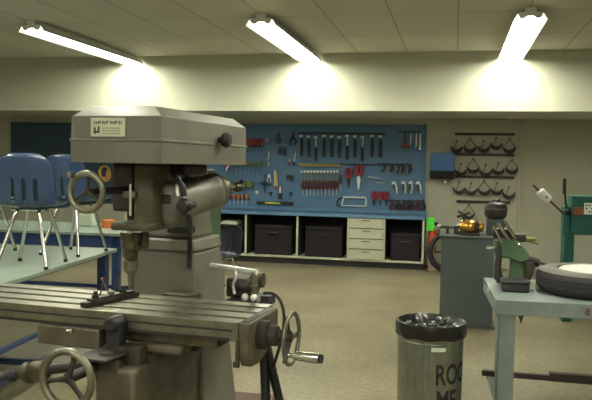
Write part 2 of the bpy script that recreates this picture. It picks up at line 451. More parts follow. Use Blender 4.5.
o = screwdriver(MAROON, SILVER, 0.16, 0.10, 0.018); hang(o, 341, 184.5, 'maroon handled screwdriver hanging alone between the wrenches and the red snips', 'screwdriver', None)

def wrench(l):
    b = MB()
    b.box(-0.009, 0.009, -0.035, -0.029, -l + 0.02, -0.02)
    b.ring((0, -0.032, -l), (0, 1, 0), 0.014, 0.006, 16, 6)
    b.prism([(-0.022, 0.012), (-0.010, 0.018), (-0.010, 0.0), (0.010, 0.0), (0.010, 0.018), (0.022, 0.012), (0.020, -0.014), (0.008, -0.03), (-0.008, -0.03), (-0.020, -0.014)], -0.038, -0.026)
    t = thing('wrench', '', 'wrench')
    b.build('shaft', STEEL, t)
    MB().cyl((0, -0.046, 0.0), (0, -0.02, 0.0), 0.021, seg=12).build('head', SILVER, t)
    return t
for i in range(12):
    o = wrench(0.22 - 0.006 * i)
    hang(o, 302 + 3.25 * i, 171.5, '%s combination wrench from the left hanging on the yellow wooden rack' % ORD[i], 'wrench', 'wrenches on the wooden rack')

def pliers(hm, jm, hl=0.13, jl=0.08, spread=0.04, hr=0.011, down=True, name='pliers'):
    """jaws up, handles down (down=True) or handles up"""
    t = thing(name, '', name.replace('_', ' '))
    sg = -1 if down else 1
    for s in (-1, 1):
        MB().tube([(0.004 * s, -0.03, 0), (s * spread, -0.03, sg * hl * 0.35), (s * spread * 1.05, -0.03, sg * hl * 0.7), (s * spread * 0.6, -0.03, sg * hl)], hr, 8, 1).build('handle', hm, t)
    j = MB()
    for s in (-1, 1):
        j.prism([(0, 0.012 * -sg), (s * 0.020, 0.0), (s * 0.024, -sg * jl * 0.3), (s * 0.008, -sg * jl), (s * 0.001, -sg * jl)], -0.036, -0.024)
    j.cyl((0, -0.042, 0), (0, -0.02, 0), 0.011, seg=12)
    j.build('jaws', jm, t)
    return t
hang(pliers(DARK, DARK, 0.1, 0.09, 0.03), 279, 137.5, 'small dark pliers left of the hammers near the top of the board', 'pliers', None)
hang(pliers(RUBBER, DARK, 0.13, 0.1, 0.05, 0.014), 293.5, 137.5, 'dark wide snips hanging just left of the first hammer', 'snips', None)
a = pliers(DARK, DARK, 0.08, 0.06, 0.018); hang(a, 280.5, 150, 'small dark nippers below the small dark pliers, left one of two', 'nippers', 'two dark nippers')
hang(dup(a), 285.2, 150.5, 'small dark nippers below the small dark pliers, right one of two', 'nippers', 'two dark nippers')
hang(pliers(RED, DARK, 0.13, 0.13, 0.032, 0.02, down=False, name='snips'), 349, 178, 'red handled tin snips with dark jaws, left of the white jawed pair', 'snips', None, s=1.25)
hang(pliers(RED, WHITE, 0.14, 0.18, 0.034, 0.022, down=False, name='snips'), 359, 176, 'red handled tin snips with bright white jaws', 'snips', None, s=1.25)
for i, px in enumerate((374, 380.5, 386.5)):
    if i == 0: rp0 = pliers(RED, DARK, 0.13, 0.10, 0.026, 0.019, down=False)
    hang(rp0 if i == 0 else dup(rp0), px, 199.5, '%s red handled pliers from the left right of the hacksaw' % ORD[i], 'pliers', 'red pliers beside the hacksaw')
for i, px in enumerate((392.5, 398.5, 405, 411, 417.5, 423)):
    hm = DARK if i % 2 else MAROON
    hang(pliers(hm, DARK, 0.12, 0.05, 0.028, 0.017), px, 202.6, '%s pliers from the left in the bottom right row, %s' % (ORD[i], 'dark handled' if i % 2 else 'maroon handled'), 'pliers', 'dark pliers in the bottom right row', s=1.08)
def vise_grip():
    t = thing('locking_pliers', '', 'locking pliers')
    MB().prism([(-0.05, 0.01), (-0.03, 0.045), (0.0, 0.05), (0.02, 0.03), (0.01, 0.0), (-0.01, 0.01), (-0.03, 0.005)], -0.045, -0.02).build('jaws', SILVER, t, bevel=0.003)
    MB().tube([(0.005, -0.03, 0.02), (0.02, -0.03, -0.03), (0.015, -0.03, -0.09), (0.02, -0.03, -0.13)], 0.014, 8, 1).build('handle', SILVER, t)
    MB().tube([(-0.01, -0.03, 0.015), (-0.02, -0.03, -0.03), (-0.01, -0.03, -0.08), (0.0, -0.03, -0.1)], 0.011, 8, 1).build('lever', STEELD, t)
    return t
v0 = vise_grip()
for i, px in enumerate((395, 404.5, 411.5, 419)):
    o = hang(v0 if i == 0 else dup(v0), px, 184.5, '%s bright locking pliers from the left at the right of the board' % ORD[i], 'locking pliers', 'locking pliers', s=1.15, ry=0.15 * (i % 3 - 1))
def c_clamp():
    t = thing('c_clamp', '', 'clamp')
    MB().tube([(0.0, -0.03, 0.035), (0.035, -0.03, 0.035), (0.045, -0.03, 0.0), (0.035, -0.03, -0.045), (0.0, -0.03, -0.045)], 0.009, 8, 1).build('frame', DARK, t)
    MB().cyl((0, -0.03, -0.06), (0, -0.03, 0.01), 0.007, seg=8).ball((0, -0.03, 0.012), 0.013, 10).cyl((0, -0.03, -0.075), (0, -0.03, -0.055), 0.016, seg=10).build('screw', CHROME, t)
    return t
c0 = c_clamp()
for i, px in enumerate((381.5, 389.5, 396, 400.5, 408)):
    hang(c0 if i == 0 else dup(c0), px, 166.8 + 0.4 * i, '%s small clamp with bright screw from the left on the thin rail' % ORD[i], 'clamp', 'small clamps', s=1.3)
def socket_bar():
    t = thing('socket_bar', '', 'socket wrench')
    MB().cyl((0, -0.03, 0.0), (0, -0.03, -0.19), 0.011, seg=10).build('shank', WHITE, t)
    MB().cyl((0, -0.03, -0.19), (0, -0.03, -0.24), 0.018, 0.02, seg=12).build('socket', CHROME, t)
    return t
s0 = socket_bar()
for i, (px, sc) in enumerate(((411, 0.78), (416.5, 0.95), (420.5, 1.1))):
    hang(s0 if i == 0 else dup(s0), px, 133.5, '%s pale socket wrench from the left in the top right corner of the board' % ORD[i], 'socket wrench', 'socket wrenches in the corner', s=sc)
t = thing('mallet', '', 'mallet')
MB().cyl((-0.06, -0.045, 0), (0.06, -0.045, 0), 0.034, seg=16).build('head', BROWN, t)
MB().lathe([(0.010, 0), (0.012, 0.1), (0.010, 0.21)], (0, -0.045, 0.02), (0, -0.045, 1), 10).build('handle', MAROON, t)
hang(t, 405, 146, 'brown wooden mallet hanging left of the pale socket wrenches', 'mallet', None)
# hacksaw
t = thing('hacksaw', '', 'hacksaw')
a, b = bp_(341, 197), bp_(366, 206); w = b.x - a.x; h = a.z - b.z
MB().tube([(0.02, -0.02, -h), (0.05, -0.02, 0), (w - 0.01, -0.02, 0), (w, -0.02, -0.02), (w, -0.02, -h)], 0.016, 8).build('frame', WHITE, t)
MB().box(0.0, w, -0.022, -0.019, -h - 0.008, -h + 0.006).build('blade', WHITE, t)
MB().tube([(0.03, -0.02, -0.02), (-0.02, -0.02, -0.01), (-0.065, -0.02, -h * 0.6), (-0.055, -0.02, -h - 0.02), (0.0, -0.02, -h)], 0.012, 8, 1).build('handle', DARK, t)
hang(t, 341, 197, 'silver hacksaw hanging at the bottom centre of the tool board', 'hacksaw', None)
# level
t = thing('spirit_level', '', 'spirit level')
MB().box(0, 0.64, -0.03, 0.0, -0.025, 0.025).build('body', BLACK, t, bevel=0.004)
MB().box(0.15, 0.42, -0.033, -0.0301, -0.017, 0.017).build('yellow_panel', YELLOW, t)
MB().cyl((0.30, -0.037, 0.0), (0.36, -0.037, 0.0), 0.009, seg=10).build('vial', LIME, t)
hang(t, 257, 202.5, 'black and yellow spirit level mounted along the bottom left of the tool board', 'spirit level', None)
hang(MB().lathe([(0, 0), (0.03, 0.0), (0.036, 0.01), (0.02, 0.025), (0, 0.03)], (0, 0, 0), (0, -1, 0), 16, False).build('white_disc', WHITE), 257, 192.2, 'small white round dish on the board above the spirit level', 'disc', None, s=0.9)
# assorted tools of the left half
t = thing('caliper', '', 'caliper'); MB().box(-0.008, 0.008, -0.02, -0.014, -0.22, 0.03).build('beam', SILVER, t)
MB().prism([(-0.03, -0.1), (0.015, -0.1), (0.015, -0.14), (0.0, -0.15), (-0.035, -0.2)], -0.03, -0.012).build('jaws', CHROME, t)
hang(t, 269, 153, 'bright slide caliper hanging between the red screwdrivers and the dark nippers', 'caliper', None)
hang(MB().ring((0, -0.02, 0), (0, 1, 0), 0.025, 0.008, 20, 8).build('steel_ring', SILVER), 267.5, 139.5, 'small steel ring hanging right of the red screwdrivers', 'ring', None)
t = thing('file', '', 'file'); MB().prism([(-0.012, 0), (0.012, 0), (0.009, 0.13), (0.0, 0.15), (-0.009, 0.13)], -0.03, -0.024).build('blade', WHITE, t)
MB().lathe([(0.008, 0), (0.015, 0.02), (0.014, 0.06), (0.008, 0.08)], (0, -0.027, 0.0), (0, -0.027, -1), 10).build('handle', DARK, t)
hang(t, 294.5, 161.5, 'pale bladed file with dark grip, left of the yellow wrench rack', 'file', None, ry=0.15)
t = thing('scraper', '', 'scraper'); MB().prism([(-0.02, 0.03), (0.02, 0.03), (0.008, 0), (-0.008, 0)], -0.03, -0.026).build('blade', SILVER, t)
MB().lathe([(0.008, 0), (0.016, 0.02), (0.014, 0.05), (0.008, 0.06)], (0, -0.028, 0.0), (0, -0.028, -1), 10).build('handle', RED, t)
hang(t, 289.5, 161.5, 'short red handled scraper left of the pale file', 'scraper', None, s=1.1)
t = thing('hand_drill', '', 'hand drill')
MB().cyl((0, -0.04, 0.12), (0, -0.04, -0.12), 0.009, seg=8).cyl((0, -0.04, -0.12), (0, -0.04, -0.2), 0.014, 0.006, seg=8).build('shaft', DARK, t)
MB().ring((0.0, -0.05, -0.04), (0, 1, 0), 0.04, 0.008, 20, 6).cyl((0, -0.054, -0.04), (0, -0.046, -0.04), 0.012, seg=10).build('gear', DARK, t)
MB().cyl((-0.11, -0.04, -0.04), (0.11, -0.04, -0.05), 0.010, seg=8).build('crank', DARK, t)
hang(t, 265.5, 181, 'dark hand drill with a cross handle at the lower left of the board', 'hand drill', None)
hang(pliers(SILVER, SILVER, 0.1, 0.05, 0.03, 0.006), 269.5, 177, 'slim silver dividers beside the dark hand drill', 'dividers', None)
t = thing('trowel', '', 'trowel'); MB().prism([(-0.02, 0.0), (0.03, 0.0), (0.0, 0.26), (-0.03, 0.27)], -0.035, -0.025).build('blade', YELLOW, t)
MB().prism([(-0.032, 0.0), (-0.02, 0.0), (-0.03, 0.27), (-0.038, 0.27)], -0.037, -0.023).build('pale_edge', WHITE, t)
MB().tube([(0.0, -0.03, 0.0), (0.02, -0.03, -0.04), (-0.03, -0.03, -0.05)], 0.013, 8).build('handle', RED, t)
hang(t, 276.5, 186, 'yellow and white straightedge with a red grip hanging above the spirit level', 'straightedge', None)
t = thing('brush', '', 'brush'); MB().box(-0.014, 0.014, -0.04, -0.02, 0, 0.11).build('handle', WHITE, t, bevel=0.004); MB().box(-0.03, 0.03, -0.045, -0.015, -0.1, 0).build('bristles', BLACK, t)
hang(t, 280.5, 193, 'white handled black brush just above the spirit level', 'brush', None)
t = thing('block_plane', '', 'block plane'); MB().box(-0.05, 0.05, -0.06, 0, -0.03, 0.05).build('body', DARK, t, bevel=0.006); MB().ball((0, -0.07, -0.02), 0.016, 10).build('knob', CHROME, t)
hang(t, 290, 178, 'dark block plane with a bright knob left of the wrenches', 'block plane', None)
for px, lb in ((271, 'small dark metal punch left of the black brush'), (291, 'small dark metal punch right of the black brush')):
    hang(MB().lathe([(0.0, 0), (0.02, 0.005), (0.022, 0.03), (0.01, 0.05), (0.008, 0.08), (0, 0.085)], (0, -0.02, 0.03), (0, -0.02, -1), 10, False).build('punch', DARK), px, 193.5, lb, 'punch', 'small punches')
hang(MB().lathe([(0.0, 0), (0.008, 0.0), (0.012, 0.08), (0.006, 0.22), (0, 0.27)], (0, -0.02, 0.0), (1, -0.02, -0.13), 10, False).build('awl', SILVER), 368, 176.8, 'long silver tapered rod lying across pegs right of the white jawed snips', 'rod', None)
hang(MB().lathe([(0.0, 0), (0.007, 0.0), (0.007, 0.12), (0, 0.14)], (0, -0.02, 0.0), (1, -0.02, -0.05), 10, False).build('awl', WHITE), 376, 182.3, 'short white rod lying below the long silver rod', 'rod', None)
for i, px in enumerate((228, 236.5, 243.5, 250.5)):
    o = MB().box(-0.052, 0.052, -0.08, 0, -0.05, 0.045).cyl((-0.02, -0.05, 0.045), (-0.02, -0.05, 0.075), 0.01, seg=8).cyl((0.02, -0.05, 0.045), (0.02, -0.05, 0.07), 0.01, seg=8).build('drill_block', OLIVE, bevel=0.004)
    hang(o, px, 184.5, '%s small olive block of drill bits from the left below the green rack' % ORD[i], 'drill block', 'olive drill blocks')
t = thing('tin_snips', '', 'snips')
MB().tube([(0.05, -0.03, 0.05), (0.02, -0.03, 0), (0.0, -0.03, -0.05)], 0.012, 8, 1).build('handle', WHITE, t); MB().prism([(-0.03, 0.06), (0.02, 0.06), (0.0, -0.0)], -0.05, -0.02).build('jaws', RED, t)
hang(t, 226.5, 168, 'small red and white snips at the very left of the green rack', 'snips', None)
# yellow rope coil on the dark board
t = MB()
for k in range(4): t.ring((0.015 * k - 0.02, -0.03 - 0.012 * k, -0.01 * k), (0.15 * k, 1, 0.1), 0.10 + 0.012 * k, 0.014, 28, 8)
t.tube([(0.08, -0.03, 0.05), (0.03, -0.05, -0.02), (0.07, -0.05, -0.12)], 0.02, 8, 1)
o = t.build('rope_coil', mat('yellow_orange_rope', (206, 150, 62), 0.8, rgb2=(226, 196, 120), scale=30)); v = yp(106, 172, YT); o.location = v
tag(o, 'orange and yellow rope coil hanging on the dark board beside the machine head', 'rope')

# ============================================================ BLUE WALL BOX, HORSESHOE RACK
a, b = yp(430.5, 152.5, YW - 0.28), yp(454, 179, YW - 0.28)
t = thing('towel_dispenser', 'bright blue wall box with black underside right of the tool board', 'wall box', ((a.x + b.x) / 2, YW - 0.001, b.z))
w = (b.x - a.x) / 2; h = a.z - b.z
MB().prism([(0.0, 0.12), (-0.26, 0.12), (-0.28, 0.16), (-0.28, h - 0.01), (-0.24, h), (0, h)], -w, w, 'yz').build('body', BBOX, t, bevel=0.008)
MB().prism([(0.0, 0.0), (-0.2, 0.0), (-0.27, 0.119), (0, 0.119)], -w * 1.02, w * 1.02, 'yz').build('base', BLACK, t, bevel=0.006)
MB().cyl((0.05, -0.15, 0), (0.05, -0.15, -0.05), 0.008, seg=8).ball((0.05, -0.15, -0.065), 0.03, 12).build('knob', SILVER, t)
YR = YW - 0.03
bars = []
for k, (x0, x1, py) in enumerate(((455, 514.5, 134.2), (455, 514.5, 154.8), (455, 514, 177), (456.5, 510, 202))):
    a, b = yp(x0, py, YR), yp(x1, py, YR); z = (a.z + b.z) / 2
    mb = MB().box(a.x, b.x, YR - 0.015, YR + 0.016, z - 0.02, z + 0.02)
    for i in range(5):
        x = a.x + 0.08 + (b.x - a.x - 0.16) * i / 4
        mb.cyl((x, YR - 0.01, z - 0.005), (x, YR - 0.075, z + 0.012), 0.008, seg=8)
    o = mb.build('hook_rail', DARK); bars.append(z)
    tag(o, '%s dark hook rail from the top on the door panel' % ORD[k], 'hook rail', 'hook rails on the door panel')
def shoe(R, arms):
    t = thing('iron_bow', '', 'iron bow')
    n = 18; pts = []; rr = []
    for i in range(n + 1):
        a = PI * 1.02 + (PI * 0.96) * i / n
        pts.append((R * math.cos(a), -0.045, R * math.sin(a) * 0.95)); rr.append(0.010 + 0.019 * math.sin(PI * i / n))
    MB().tube(pts, rr, 8).build('bow', DARK, t)
    mb = MB()
    if arms: 
        top = 1.25 * R
        mb.cyl((0, -0.045, top), (-R * 0.98, -0.045, 0), 0.006, seg=6).cyl((0, -0.045, top), (R * 0.98, -0.045, 0), 0.006, seg=6)
        mb.ring((0, -0.045, top + 0.008), (0, 1, 0), 0.012, 0.005, 12, 6)
    else:
        mb.cyl((0, -0.045, R * 0.9), (-R * 0.5, -0.045, -R * 0.8), 0.006, seg=6).ring((0, -0.045, R * 0.9), (0, 1, 0), 0.012, 0.005, 12, 6)
    mb.build('strap', DARK, t)
    return t
sA, sB = shoe(0.090, True), shoe(0.088, False); uA = uB = False
rows_ = [((456.6, 147), (470, 147), (483.5, 147), (496, 144), (509, 147.5)), ((460.8, 170), (473, 167.5), (485.6, 170.5), (498, 169), (511.6, 168)),
         ((459, 188), (471, 189), (484, 189), (496.6, 189), (508.5, 193)), ((468.5, 213),)]
for k, rw in enumerate(rows_):
    for i, (px, py) in enumerate(rw):
        arm = (i in (1, 4) and k < 2) or (i == 2 and k == 2) or k == 3
        if arm: o = dup(sA) if uA else sA; uA = True
        else: o = dup(sB) if uB else sB; uB = True
        v = yp(px, py - 1, YR); o.location = v; o.location.y = YR - 0.02
        tag(o, '%s dark curved iron bow from the left below the %s hook rail' % (ORD[i], ORD[k]) if k < 3 else 'single dark curved iron bow hanging below the lowest hook rail', 'iron bow', 'iron bows on the door panel')

# ============================================================ FIRE EXTINGUISHER + WHEEL BY THE CABINET
v = zp(427.5, 270, 0)
t = thing('fire_extinguisher', 'red orange fire extinguisher with a bright green tag beside the cabinet end', 'fire extinguisher', (-0.31, 11.45, 0.26))
MB().lathe([(0, 0), (0.055, 0), (0.062, 0.02), (0.062, 0.33), (0.045, 0.38), (0.02, 0.41), (0.02, 0.44)], (0, 0, 0), (0, 0, 1), 20, True).build('cylinder', REDP, t)
MB().box(-0.02, 0.075, -0.02, 0.02, 0.44, 0.49).tube([(0.02, 0, 0.47), (0.09, 0, 0.42), (0.085, 0, 0.2)], 0.012, 8, 1).build('valve', BLACK, t)
MB().box(-0.10, 0.02, -0.075, -0.066, 0.36, 0.57).build('tag', LIME, t, bevel=0.002)
MB().box(-0.05, 0.05, 0.062, 0.12, -0.26, 0.3).box(-0.06, 0.06, -0.07, 0.12, -0.26, -0.001).build('stand', PINKB, t)
t = thing('wheel', 'worn black spoked wheel leaning behind the grey pedestal', 'wheel', (-0.06, 11.15, 0.326), 0.25)
MB().ring((0, 0, 0), (0, 1, 0), 0.285, 0.04, 40, 10).build('tyre', RUBBER, t)
MB().ring((0, 0, 0), (0, 1, 0), 0.235, 0.014, 36, 8).build('rim', STEEL, t)
mb = MB().cyl((0, -0.05, 0), (0, 0.05, 0), 0.05, seg=16)
for k in range(6):
    a = PI * k / 3; mb.cyl((0, 0, 0), (0.235 * math.cos(a), 0, 0.235 * math.sin(a)), 0.014, seg=8)
mb.build('hub', DARK, t)

# ============================================================ GREY PEDESTAL AND THE MACHINE PARTS ON IT
t = thing('pedestal_cabinet', 'grey steel pedestal cabinet standing on the floor behind the trash can', 'cabinet', (0.135, 7.4, 0), 0)
PZ = 0.93
MB().box(-0.25, 0.27, 0, 0.5, 0.03, PZ - 0.02).build('body', GREYP, t, bevel=0.006)
MB().box(-0.25, 0.30, -0.01, 0.52, 0, 0.03).build('base', GREYP, t, bevel=0.004)
MB().box(-0.27, 0.29, -0.02, 0.52, PZ - 0.02, PZ).build('top', GREYP, t, bevel=0.004)
def q(px, py, Y=7.6): return yp(px, py, Y)
# lathe-like spindle carrier with brass casing
c = q(470, 228)
t = thing('gear_housing', 'polished brass gear housing with a dark clamp ring on the grey pedestal', 'gear housing', (c.x - 0.02, 7.52, PZ), 0)
MB().lathe([(0.0, -0.09), (0.03, -0.085), (0.055, -0.05), (0.068, 0.0), (0.066, 0.05), (0.05, 0.08)], (0.0, 0, 0.085), (1, 0, 0.085), 24, True).build('casing', BRASS, t)
MB().ring((0.085, 0, 0.085), (1, 0, 0), 0.06, 0.016, 28, 8).cyl((0.07, 0, 0.085), (0.1, 0, 0.085), 0.05, seg=20).build('clamp_ring', BLACK, t)
MB().lathe([(0.045, 0), (0.05, 0.03), (0.03, 0.05)], (0.102, 0, 0.085), (1, 0, 0.085), 20).build('nose', BRASS, t)
MB().box(-0.06, 0.12, -0.05, 0.05, 0.0005, 0.03).build('foot', DARK, t, bevel=0.005)
c = q(451, 230)
t = thing('bar_clamp', 'dark bar clamp with bright knobs lying on the left of the grey pedestal', 'clamp', (c.x, 7.6, PZ), 0)
MB().box(-0.11, 0.11, -0.02, 0.02, 0.055, 0.08).box(-0.05, -0.02, -0.03, 0.03, 0.0005, 0.06).box(0.03, 0.07, -0.03, 0.03, 0.0005, 0.06).build('bar', DARK, t, bevel=0.003)
MB().ball((-0.12, 0, 0.068), 0.03, 12).build('knob', CHROME, t); MB().cyl((-0.03, -0.035, 0.07), (0.03, -0.035, 0.07), 0.012, seg=10).build('pin', CHROME, t)
c = q(463, 220)
t = thing('tool_stand', 'dark upright tool with two thin chrome rods on the grey pedestal', 'tool', (c.x, 7.72, PZ), 0)
MB().cyl((0, 0, 0.0005), (0, 0, 0.02), 0.05, seg=20).tube([(0, 0, 0.02), (-0.01, 0, 0.1), (0.01, 0, 0.17)], 0.018, 8, 1).build('body', DARK, t)
MB().cyl((-0.06, -0.02, 0.17), (0.07, -0.02, 0.22), 0.014, seg=8).cyl((0.07, -0.02, 0.16), (-0.05, -0.02, 0.23), 0.012, seg=8).build('arm', DARK, t)
MB().cyl((-0.02, -0.03, 0.14), (-0.09, -0.03, 0.02), 0.005, seg=6).cyl((0.0, -0.03, 0.14), (-0.06, -0.03, 0.02), 0.005, seg=6).build('rod', CHROME, t)
c = q(494.5, 222, 7.74)
t = thing('electric_motor', 'dark electric motor with domed end on the right of the grey pedestal', 'motor', (c.x + 0.01, 7.74, PZ), 0)
MB().box(-0.09, 0.09, -0.10, 0.10, 0.0005, 0.16).build('box', GREYP, t, bevel=0.01)
MB().lathe([(0.0, 0.0), (0.05, 0.0), (0.10, 0.02), (0.115, 0.05), (0.115, 0.12), (0.10, 0.16), (0.05, 0.185), (0.04, 0.21), (0, 0.215)], (0, 0, 0.155), (0, 0, 1), 24, False).build('dome', DARK, t)
MB().ring((0, 0, 0.26), (0, 0, 1), 0.115, 0.01, 28, 8).build('band', STEELD, t)

# ============================================================ STEEL BENCH AT THE RIGHT
BX, BY, BZ = 0.25, 4.27, 0.86
BW, BD = 1.5, 0.85
t = thing('steel_bench', 'grey painted steel workbench at the right with open legs and stretchers', 'workbench', (BX, BY, 0), math.radians(2.5))
MB().box(0, BW, 0, BD, BZ - 0.012, BZ).build('top', BENCH, t, bevel=0.003)
MB().box(0, BW, 0, 0.03, BZ - 0.085, BZ - 0.012).box(0, BW, BD - 0.03, BD, BZ - 0.085, BZ - 0.012).box(0, 0.03, 0.03, BD - 0.03, BZ - 0.085, BZ - 0.012).box(BW - 0.03, BW, 0.03, BD - 0.03, BZ - 0.085, BZ - 0.012).build('apron', BENCH, t, bevel=0.003)
for (x, sx) in ((0.02, 1), (BW - 0.02, -1)):
    for (y, sy) in ((0.012, 1), (BD - 0.012, -1)):
        if sy < 0: x += sx * 0.07
        MB().box(x, x + sx * 0.095, y, y + sy * 0.008, 0, BZ - 0.013).box(x, x + sx * 0.008, y, y + sy * 0.095, 0, BZ - 0.013).build('leg', BENCH, t)
MB().box(0.03, BW - 0.03, 0.021, 0.05, 0.18, 0.225).build('front_stretcher', BENCH, t, bevel=0.003)
for x in (0.03, BW - 0.06): MB().box(x, x + 0.03, 0.051, BD - 0.022, 0.19, 0.235).build('side_stretcher', BENCH, t, bevel=0.003)
MB().prism([(0.13, BZ - 0.086), (0.16, BZ - 0.086), (0.148, BZ - 0.13), (0.142, BZ - 0.13)], 0.01, 0.02).build('peg', DARK, t)
bx = MB().box(-0.004, 0.0, 0.45, 0.47, BZ - 0.03, BZ + 0.02).build('edge_clip', WHITE, t)
# brown rag mark on the apron
def s_warp(v): return Vector((v.x + 0.49, -0.0012, v.y + BZ - 0.062))
text_obj('8', 'apron_mark', mat('brown_marking', (96, 62, 54), 0.8), 0.055, t, s_warp, 0.0015)
# the long bar on the shelf
t = thing('steel_bar', 'long dark steel bar resting across the bench stretchers and sticking out to the left', 'bar', (0, 0, 0))
e_ = zp(482, 376, 0.236)
MB().box(e_.x, 0.66, e_.y, e_.y + 0.035, 0.2365, 0.272).box(0.64, 2.0, e_.y - 0.008, e_.y + 0.045, 0.2365, 0.292).build('shaft', mat('rusty_bar', (66, 56, 52), 0.6, var=0.15), t, bevel=0.004)
MB().box(e_.x - 0.0016, e_.x + 0.0005, e_.y + 0.003, e_.y + 0.032, 0.24, 0.269).build('cut_end', BLACK, t)
# wheel / tyre lying on the bench
c = zp(592, 290, BZ)
t = thing('tyre', 'black rubber tyre with a white centre lying flat on the steel bench', 'tyre', (0.86, 4.70, BZ + 0.001), 0)
R0 = 0.345
MB().lathe([(0.20, 0.012), (0.25, 0.0), (0.30, 0.004), (0.33, 0.02), (R0, 0.04), (R0, 0.056), (R0 - 0.002, 0.058), (R0 - 0.002, 0.064), (R0, 0.066), (R0, 0.084), (R0 - 0.002, 0.086), (R0 - 0.002, 0.092), (R0, 0.094), (R0, 0.108), (0.332, 0.132)], (0, 0, 0), (0, 0, 1), 56, False).build('tread', RUBBER, t)
MB().lathe([(0.3318, 0.1325), (0.305, 0.146), (0.26, 0.152), (0.225, 0.147), (0.216, 0.135), (0.20, 0.13)], (0, 0, 0), (0, 0, 1), 56, False).build('sidewall', mat('dusty_lit_rubber', (84, 82, 78), 0.6, var=0.12), t)  # dusty grey, also lightened in colour for light reflected off the top
MB().lathe([(0.2155, 0.134), (0.20, 0.149), (0.185, 0.149), (0.17, 0.142), (0.10, 0.140), (0.06, 0.146), (0.02, 0.146), (0, 0.146)], (0, 0, 0), (0, 0, 1), 48, False).build('wheel_disc', WHITE, t)
# small cones and things left of tyre
t = thing('funnel', 'pale small funnel standing on the bench just left of the tyre', 'funnel', tuple(zp(532, 292, BZ)), 0)
MB().lathe([(0.010, 0.0), (0.010, 0.02), (0.018, 0.07), (0.019, 0.07), (0.012, 0.02)], (0, 0, 0.001), (0, 0, 1), 16, False).build('cone', PAPER, t)
MB().ball((0, 0, 0.012), 0.011, 10).build('tip', DARK, t)
c = zp(513, 289, BZ)
t = thing('metal_box', 'low black metal box on the bench under the green vise', 'box', (c.x, c.y - 0.14, BZ + 0.001), 0)
MB().box(-0.075, 0.085, 0, 0.16, 0, 0.055).build('body', BLACK, t, bevel=0.01)
MB().box(-0.08, 0.09, -0.005, 0.165, 0.055, 0.068).build('lid', BLACK, t, bevel=0.005)
# green bench grinder/vise
c = zp(508, 280, BZ)
t = thing('green_vise', 'green cast machine vise with chrome tubes at the back of the steel bench', 'vise', (0.375, 4.93, BZ + 0.001), 0)
MB().box(-0.085, 0.10, -0.04, 0.10, 0, 0.03).build('foot', DARK, t, bevel=0.006)
MB().hexa([(-0.005, -0.03, 0.03), (0.085, -0.03, 0.03), (0.085, 0.06, 0.03), (-0.005, 0.06, 0.03)], [(0.0, -0.03, 0.2), (0.08, -0.03, 0.2), (0.08, 0.06, 0.2), (0.0, 0.06, 0.2)]).build('pillar', GREEN, t, bevel=0.006)
MB().prism([(-0.10, 0.17), (-0.02, 0.17), (0.06, 0.14), (0.11, 0.16), (0.11, 0.20), (0.04, 0.29), (-0.06, 0.31), (-0.11, 0.27)], -0.07, 0.07).build('body', GREEN, t, bevel=0.012)
MB().cyl((-0.09, -0.085, 0.40), (-0.02, -0.085, 0.29), 0.013, seg=12).cyl((-0.05, -0.085, 0.41), (0.02, -0.085, 0.30), 0.013, seg=12).cyl((-0.12, -0.085, 0.38), (-0.06, -0.085, 0.27), 0.008, seg=12).build('chrome_tube', CHROME, t)
MB().box(-0.12, 0.0, -0.07, 0.05, 0.30, 0.36).box(-0.03, 0.09, -0.06, 0.02, 0.28, 0.33).build('bracket', DARK, t, bevel=0.008)
MB().cyl((0.02, -0.03, 0.29), (0.15, -0.03, 0.30), 0.022, 0.012, seg=12).cyl((0.09, -0.03, 0.29), (0.17, -0.02, 0.27), 0.01, seg=8).build('lever', OLIVE, t)
MB().tube([(-0.075, -0.05, 0.03), (-0.085, -0.06, 0.1), (-0.075, -0.06, 0.22), (-0.09, -0.05, 0.28)], [0.028, 0.022, 0.02, 0.02], 12, 1).build('neck', DARK, t)
MB().ball((0.045, -0.085, 0.265), 0.013, 10).build('screw', CHROME, t)
MB().cyl((-0.16, -0.07, 0.235), (-0.105, -0.07, 0.24), 0.012, seg=10).build('pin', CHROME, t)
c = zp(531, 285, BZ)
t = thing('disc_cutter', 'dark cutter head tool resting between the green vise and the tyre', 'cutter', (0.50, 5.055, BZ), 0)
MB().lathe([(0.0, 0.0), (0.02, 0.01), (0.035, 0.05), (0.05, 0.10), (0.045, 0.13), (0, 0.14)], (0.0, 0, 0.001), (-0.02, 0, 1), 16, False).build('cone', PAINTD, t)
MB().cyl((-0.06, 0, 0.15), (0.07, 0, 0.125), 0.035, 0.028, seg=16).cyl((-0.085, 0, 0.17), (-0.05, 0, 0.14), 0.02, 0.04, seg=14).build('head', BLACK, t)
MB().tube([(0.05, 0, 0.14), (0.11, 0, 0.115), (0.19, 0.02, 0.12)], 0.007, 8, 1).build('spout', DARK, t)

# ============================================================ TRASH CAN
c = zp(431, 321, 0.70); TR = 0.192
t = thing('trash_can', 'round galvanised trash can with black painted letters', 'trash can', (c.x, c.y, 0), 0)
prof = [(0.0, 0.02), (0.175, 0.02), (0.18, 0.0), (0.184, 0.0), (0.186, 0.04), (TR - 0.0003, 0.655), (TR, 0.685), (TR + 0.004, 0.695), (TR, 0.70), (TR - 0.006, 0.69), (0.18, 0.05), (0, 0.05)]
mb = MB()
mb.lathe(prof, (0, 0, 0), (0, 0, 1), 216, False)
for v_ in mb.bm.verts:
    r_ = math.hypot(v_.co.x, v_.co.y)
    if r_ > 0.183 and 0.03 < v_.co.z < 0.66:
        kf = 1 + 0.0016 / r_ * math.sin(36 * math.atan2(v_.co.y, v_.co.x)); v_.co.x *= kf; v_.co.y *= kf
mb.build('can', GALV, t)
rb = MB()
for z in (0.60, ): rb.ring((0, 0, z), (0, 0, 1), TR - 0.001, 0.003, 64, 6)
rb.build('bead', GALV, t)
th0 = math.atan2(-c.y, -c.x)   # direction towards the viewer
